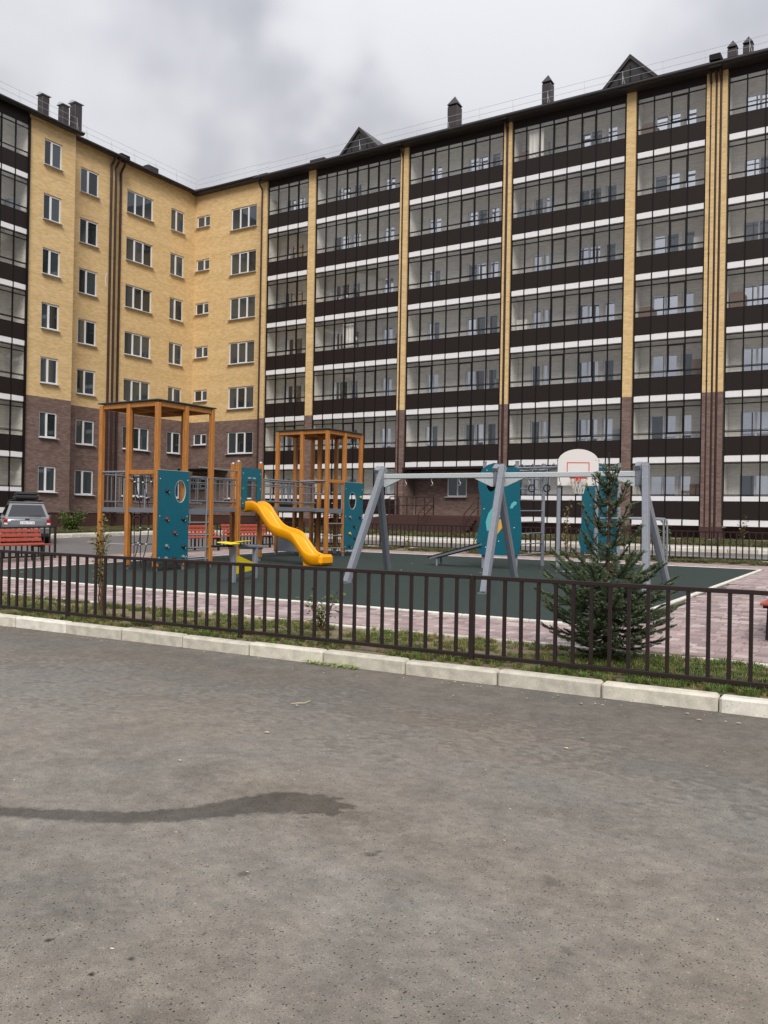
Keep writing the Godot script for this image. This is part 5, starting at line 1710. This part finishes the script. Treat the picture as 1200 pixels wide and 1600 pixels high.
func make_spruce() -> void:
	var at := Vector3(-2.78, site(8.85) - .02, -8.85)
	var o := thing("spruce_tree", "young dark green spruce with sparse top growing in the grass strip", "tree", at)
	var tr := MB.new()
	tr.tube([Vector3(0, -.05, 0), Vector3(.005, .2, 0), Vector3(0, .9, .01), Vector3(.01, 1.6, 0), Vector3(0, 2.1, 0)], [.05, .038, .026, .013, .005], 10)
	var trunk := put(o, "trunk", tr.mesh(), mats["bark"])
	var limbs := MB.new()
	var xf := []
	var tips := []
	# whorls: height, reach, count, lift at the tip
	var wh := [[.16, .4, 6, -.03], [.24, .58, 9, .02], [.33, .68, 10, .06], [.42, .73, 11, .09], [.51, .75, 11, .11], [.6, .74, 11, .13], [.69, .7, 11, .14], [.78, .66, 10, .16], [.88, .58, 9, .17], [.97, .4, 6, .15], [1.1, .3, 4, .16], [1.2, .4, 5, .21], [1.32, .2, 3, .12], [1.43, .35, 5, .19], [1.55, .15, 3, .1], [1.64, .25, 5, .16], [1.75, .1, 3, .07], [1.84, .15, 4, .11], [1.97, .08, 4, .05]]
	for w in wh:
		var ph := rng.randf() * TAU
		for i in w[2]:
			var a: float = ph + TAU * i / w[2] + rng.randf_range(-.25, .25)
			var reach: float = w[1] * rng.randf_range(.72, 1.06)
			var lift: float = w[3] * rng.randf_range(.6, 1.5)
			var dir := Vector3(cos(a), 0, sin(a))
			var h: float = w[0] + rng.randf_range(-.035, .035)
			var p := []
			for k in 6:
				var t := k / 5.0
				p.append(Vector3(0, h, 0) + dir * reach * t + Vector3(0, lift * t * t - .05 * sin(t * PI), 0))
			limbs.tube(p, [.013, .011, .009, .007, .005, .003], 5, false)
			var n := int(reach / (.03 if h < .95 else .038)) + 2
			for k in n:
				var t := (k + .6) / n
				if t < .2 and reach > .25: continue
				var u := t * 5.0
				var q: Vector3 = (p[int(minf(u, 4))] as Vector3).lerp(p[int(minf(u, 4)) + 1], u - int(minf(u, 4)))
				var fwd: Vector3 = (p[mini(int(u) + 1, 5)] - p[mini(int(u), 4)]).normalized()
				for s in [-1, 1]:
					var l := (.045 + (.16 if h < .95 else .11) * (1.0 - t) * minf(1.0, reach / .5)) * rng.randf_range(.6, 1.3)
					if rng.randf() < .12: continue
					var sd: Vector3 = fwd.cross(Vector3.UP).normalized() * s
					var d: Vector3 = fwd * rng.randf_range(.75, 1.1) + sd * rng.randf_range(.6, 1.0) + Vector3(0, rng.randf_range(-.3, .4), 0)
					xf.append(Transform3D(basis_to(d, rng.randf() * TAU).scaled_local(Vector3(.11, .11, l)), q))
					if rng.randf() < .3: tips.append(Transform3D(basis_to(d + Vector3(0, .2, 0), 0).scaled_local(Vector3(.095, .095, .045)), q + d.normalized() * l * .8))
				# needles of the limb itself
				xf.append(Transform3D(basis_to(fwd, rng.randf() * TAU).scaled_local(Vector3(.105, .105, .07)), q))
			tips.append(Transform3D(basis_to(dir + Vector3(0, .35, 0), 0).scaled_local(Vector3(.11, .11, .09)), p[5] - dir * .03))
	for k in 12:
		xf.append(Transform3D(basis_to(Vector3(rng.randf_range(-.1, .1), 1, rng.randf_range(-.1, .1)), k).scaled_local(Vector3(.15, .15, .09)), Vector3(0, 1.5 + k * .052, 0)))
	put(trunk, "limbs", limbs.mesh(), mats["bark"])
	grown(o, "crown", twig_mesh, mats["needle"], xf, tints(.45, 1.5, .16, 9))
	grown(o, "new_growth", twig_mesh, mats["needle_pale"], tips, tints(.8, 1.5, .1, 5))

func leaf_mesh() -> Mesh:
	var b := MB.new()
	# folded along the midrib, unit length along +z
	var p := [Vector3(0, 0, 0), Vector3(.22, .06, .3), Vector3(.24, .05, .62), Vector3(0, -.05, 1), Vector3(-.24, .05, .62), Vector3(-.22, .06, .3)]
	var m := Vector3(0, 0, .5)
	for i in 6: b.tri(m, p[i], p[(i + 1) % 6])
	return b.mesh()

# a young shrub: bare stems with leaves up to height h
func shrub(called: String, label: String, category: String, at: Vector3, h: float, stems: int, spread: float, leaves: int, size: float, from: float, mat: String, group := "", bend := .0) -> void:
	var o := thing(called, label, category, at, 0, group)
	var lf := []
	var st := MB.new()
	for s in stems:
		var a := TAU * s / stems + rng.randf_range(-.5, .5)
		var out := Vector3(cos(a), 0, sin(a)) * spread * rng.randf_range(.4, 1.0)
		var hh := h * (1.0 if s == 0 else rng.randf_range(.55, .95))
		var p := []
		for k in 6:
			var t := k / 5.0
			p.append(Vector3(bend * t, hh * t, 0) + out * pow(t, 1.3) + Vector3(rng.randf_range(-.02, .02), 0, rng.randf_range(-.02, .02)) * h)
		p[0] = Vector3(rng.randf_range(-.02, .02), -.04, rng.randf_range(-.02, .02))
		st.tube(p, [.012 * sqrt(h), .01 * sqrt(h), .008 * sqrt(h), .006 * sqrt(h), .004 * sqrt(h), .002], 5, false)
		for i in leaves / stems:
			var t := from + (1 - from) * rng.randf()
			var u := t * 5.0
			var k := mini(int(u), 4)
			var q: Vector3 = (p[k] as Vector3).lerp(p[k + 1], u - k)
			var d := Vector3(rng.randf_range(-1, 1), rng.randf_range(-.5, .7), rng.randf_range(-1, 1)).normalized()
			q += d * rng.randf_range(0, spread * .34)
			lf.append(Transform3D(basis_to(d, rng.randf_range(-.8, .8)).scaled_local(Vector3.ONE * size * rng.randf_range(.6, 1.25)), q))
	put(o, "stem", st.mesh(), mats["stem"])
	grown(o, "foliage", leaf_mesh, mats[mat], lf, tints(.55, 1.3, .12))

func make_green() -> void:
	make_spruce()
	shrub("sapling", "slim leafy sapling in the grass strip in front of the near tower", "sapling", Vector3(-10.05, site(8.4) - .02, -8.42), 1.4, 4, .16, 380, .065, .4, "leaf_dry", "", -.02)
	shrub("small_shrub", "small sparse shrub in the grass strip in front of the slide", "shrub", Vector3(-6.35, site(8.75) - .02, -8.75), .55, 7, .3, 210, .06, .15, "leaf_green")
	shrub("flowering_bush", "rounded green bush on the lawn at the foot of the yellow wing", "shrub", Vector3(-37.0, .5, -29.0), 1.05, 16, .85, 1500, .12, .1, "leaf_green")
	var far := [[-12.6, 26.2, .75, 6, .3, 170, "leaf_dry", "low brownish shrub by the fence, beside the incline bench"], [-6.6, 26.2, 1.15, 7, .34, 300, "leaf_green", "leafy shrub by the fence, seen behind the spruce and swing leg"], [-9.6, 26.3, 1.9, 3, .16, 120, "leaf_dry", "tall thin sapling by the fence, behind the wall bars"], [-15.4, 26.3, .6, 5, .25, 90, "leaf_dry", "low thin shrub by the fence, seen behind the far tower"]]
	for q in far: shrub("fence_shrub", q[7], "shrub", Vector3(q[0], site(q[1]) - .03, -q[1]), q[2], q[3], q[4], q[5], .085, .15, q[6], "shrubs along the far fence")
	var walk := [[-10.3, 37.6, 1.0, "thin sapling on the lawn beside the stack of brick pilasters"], [-6.2, 37.4, 1.25, "thin leafy sapling on the lawn in front of the last glazed bay"], [-30.5, 38.0, .8, "thin sapling on the lawn under the brick pilaster near the corner"]]
	for q in walk: shrub("lawn_sapling", q[3], "sapling", Vector3(q[0], .68, -q[1]), q[2], 4, .3, 110, .1, .3, "leaf_dry", "saplings on the lawn of the glazed wing")
	# grass in tufts
	var tb := MB.new()
	for i in 9:
		var a := TAU * i / 9.0 + i * .7
		var r := Vector3(cos(a), 0, sin(a))
		var s := r.cross(Vector3.UP) * .05
		var base := r * .12
		var mid := base + r * .22 + Vector3(0, .62, 0)
		var tip := base + r * (.5 + .06 * i) + Vector3(0, 1.0 - .05 * i, 0)
		b_blade(tb, base, mid, tip, s)
	var tuft := tb.mesh()
	var f := noise(51, .9, 3)
	var green := []
	var dry := []
	for i in 17000:
		var x := rng.randf_range(-19, 5)
		var d := rng.randf_range(kd(x) + .02, pd(x) - .05)
		var k := f.get_noise_2d(x, d * 1.4)
		var lush := 1.0 if x > -3.2 else .0
		if k < -.12 - lush * .2 + rng.randf_range(-.12, .12): continue
		var sz := rng.randf_range(.035, .085) * (1.0 + lush * .1)
		var y := lerpf(.12, site(d) - .02, clampf((d - kd(x)) / (pd(x) - kd(x)), 0, 1))
		var t := Transform3D(Basis(Vector3.UP, rng.randf() * TAU).scaled(Vector3(sz * 1.1, sz, sz * 1.1)), Vector3(x, y, -d))
		if rng.randf() < .62 + lush * .2: green.append(t)
		else: dry.append(t)
	var far_g := []
	for i in 9000:
		var x := rng.randf_range(-20.5, 3)
		var d := rng.randf_range(25.7, 27.6)
		if f.get_noise_2d(x, d) < -.05: continue
		var sz := rng.randf_range(.06, .13)
		far_g.append(Transform3D(Basis(Vector3.UP, rng.randf() * TAU).scaled(Vector3(sz * 1.4, sz, sz * 1.4)), Vector3(x, site(d), -d)))
	for i in 9000:
		var x := rng.randf_range(-34, 4)
		var d := rng.randf_range(35.5, 41.4)
		if f.get_noise_2d(x, d) < -.1: continue
		var sz := rng.randf_range(.08, .18)
		far_g.append(Transform3D(Basis(Vector3.UP, rng.randf() * TAU).scaled(Vector3(sz * 1.8, sz, sz * 1.8)), Vector3(x, lerpf(.64, .74, (d - 35.4) / 6.3), -d)))
	for i in 5000:
		var x := rng.randf_range(-41, -34.8)
		var d := rng.randf_range(18, 43)
		var sz := rng.randf_range(.08, .18)
		far_g.append(Transform3D(Basis(Vector3.UP, rng.randf() * TAU).scaled(Vector3(sz * 1.8, sz, sz * 1.8)), Vector3(x, lerpf(.2, .75, (d - 10) / 34.0), -d)))
	tag(multi(self, "grass", tuft, mats["grass_green"], green, shade_of(.7, 1.5, .14)), "short green grass growing in patches behind the fence", "grass", "", "stuff")
	tag(multi(self, "dry_grass", tuft, mats["grass_dry"], dry, shade_of(.55, 1.15, .08)), "withered straw coloured grass among the green patches", "grass", "", "stuff")
	tag(multi(self, "lawn_grass", tuft, mats["grass_dull"], far_g, shade_of(.6, 1.15, .12)), "thin green grass on the lawns around the drive", "grass", "", "stuff")
	# fallen leaves and scraps
	var ll := []
	for q in [[-4.01, 4.9, .05], [-4.01, 4.02, .03], [-2.51, 7.27, .05], [-2.07, 5.77, .045], [-2.08, 6.1, .04], [-1.53, 7.23, .05], [-4.42, 5.75, .04], [-1.62, 7.4, .05], [-1.2, 7.3, .05], [-2.3, 7.3, .04], [-2.38, 7.34, .04], [-3.55, 6.9, .035]]:
		ll.append(Transform3D(Basis(Vector3.UP, rng.randf() * TAU).scaled(Vector3.ONE * q[2]), Vector3(q[0], .012, -q[1])))
	for i in 150:
		var x := rng.randf_range(-11, -.6)
		var d := kd(x) - .16 - absf(rng.randfn(0, .18))
		ll.append(Transform3D(Basis.from_euler(Vector3(rng.randf_range(-.2, .2), rng.randf() * TAU, rng.randf_range(-.2, .2))).scaled(Vector3.ONE * rng.randf_range(.012, .035)), Vector3(x, .008, -d)))
	for i in 90:
		var x := rng.randf_range(-11, 0.0)
		var d := rng.randf_range(2.0, 7.2)
		ll.append(Transform3D(Basis.from_euler(Vector3(rng.randf_range(-.2, .2), rng.randf() * TAU, rng.randf_range(-.2, .2))).scaled(Vector3.ONE * rng.randf_range(.006, .02)), Vector3(x, .006, -d)))
	for i in 60:
		var x := rng.randf_range(-12, -.8)
		var d := rng.randf_range(kd(x) + .05, pd(x))
		ll.append(Transform3D(Basis.from_euler(Vector3(rng.randf_range(-.5, .5), rng.randf() * TAU, rng.randf_range(-.5, .5))).scaled(Vector3.ONE * rng.randf_range(.03, .06)), Vector3(x, .16, -d)))
	for i in 26:
		var x := rng.randf_range(-17, -4)
		var d := rng.randf_range(11.5, 23.5)
		ll.append(Transform3D(Basis.from_euler(Vector3(rng.randf_range(-.2, .2), rng.randf() * TAU, rng.randf_range(-.2, .2))).scaled(Vector3.ONE * rng.randf_range(.05, .12)), Vector3(x, site(d) + .03, -d)))
	tag(multi(self, "fallen_leaves", leaf_mesh(), mats["litter"], ll, shade_of(.5, 1.1, .1)), "pale fallen leaves and scraps scattered over road and rubber", "leaves", "", "stuff")
	var cl := []
	for i in 170:
		var x := rng.randf_range(-5.65, -4.95)
		cl.append(Transform3D(Basis.from_euler(Vector3(rng.randf_range(-.4, .4), rng.randf() * TAU, 0)).scaled(Vector3(.02, .03, .06)), Vector3(x, .012 + rng.randf() * .02, -(kd(x) - .17 - absf(rng.randfn(0, .035))))))
	tag(multi(self, "weed_leaves", leaf_mesh(), mats["leaf_fresh"], cl, shade_of(.6, 1.2, .1)), "small drift of fresh green leaves against the kerb", "leaves", "", "stuff")
	var tw := MB.new()
	tw.tube([Vector3(0, 0, 0), Vector3(.06, .01, .02), Vector3(.11, .006, .0), Vector3(.15, .012, -.05), Vector3(.16, .01, -.09)], [.003, .004, .004, .003, .002], 5)
	var twg := put(self, "dry_twig", tw.mesh(), mats["litter"], Vector3(-4.5, .004, -5.78), Vector3(0, .6, 0))
	tag(twg, "thin bent dry twig lying on the asphalt", "twig")

func b_blade(b: MB, base: Vector3, mid: Vector3, tip: Vector3, s: Vector3) -> void:
	b.quad(base - s, base + s, mid + s * .7, mid - s * .7)
	b.tri(mid - s * .7, mid + s * .7, tip)

func _ready() -> void:
	rng.seed = 20240
	make_view()
	make_materials()
	make_ground()
	make_glazed_wing()
	make_yellow_wing()
	make_fences()
	make_complex()
	make_swing()
	make_sports()
	make_balance()
	make_benches()
	make_car()
	make_green()
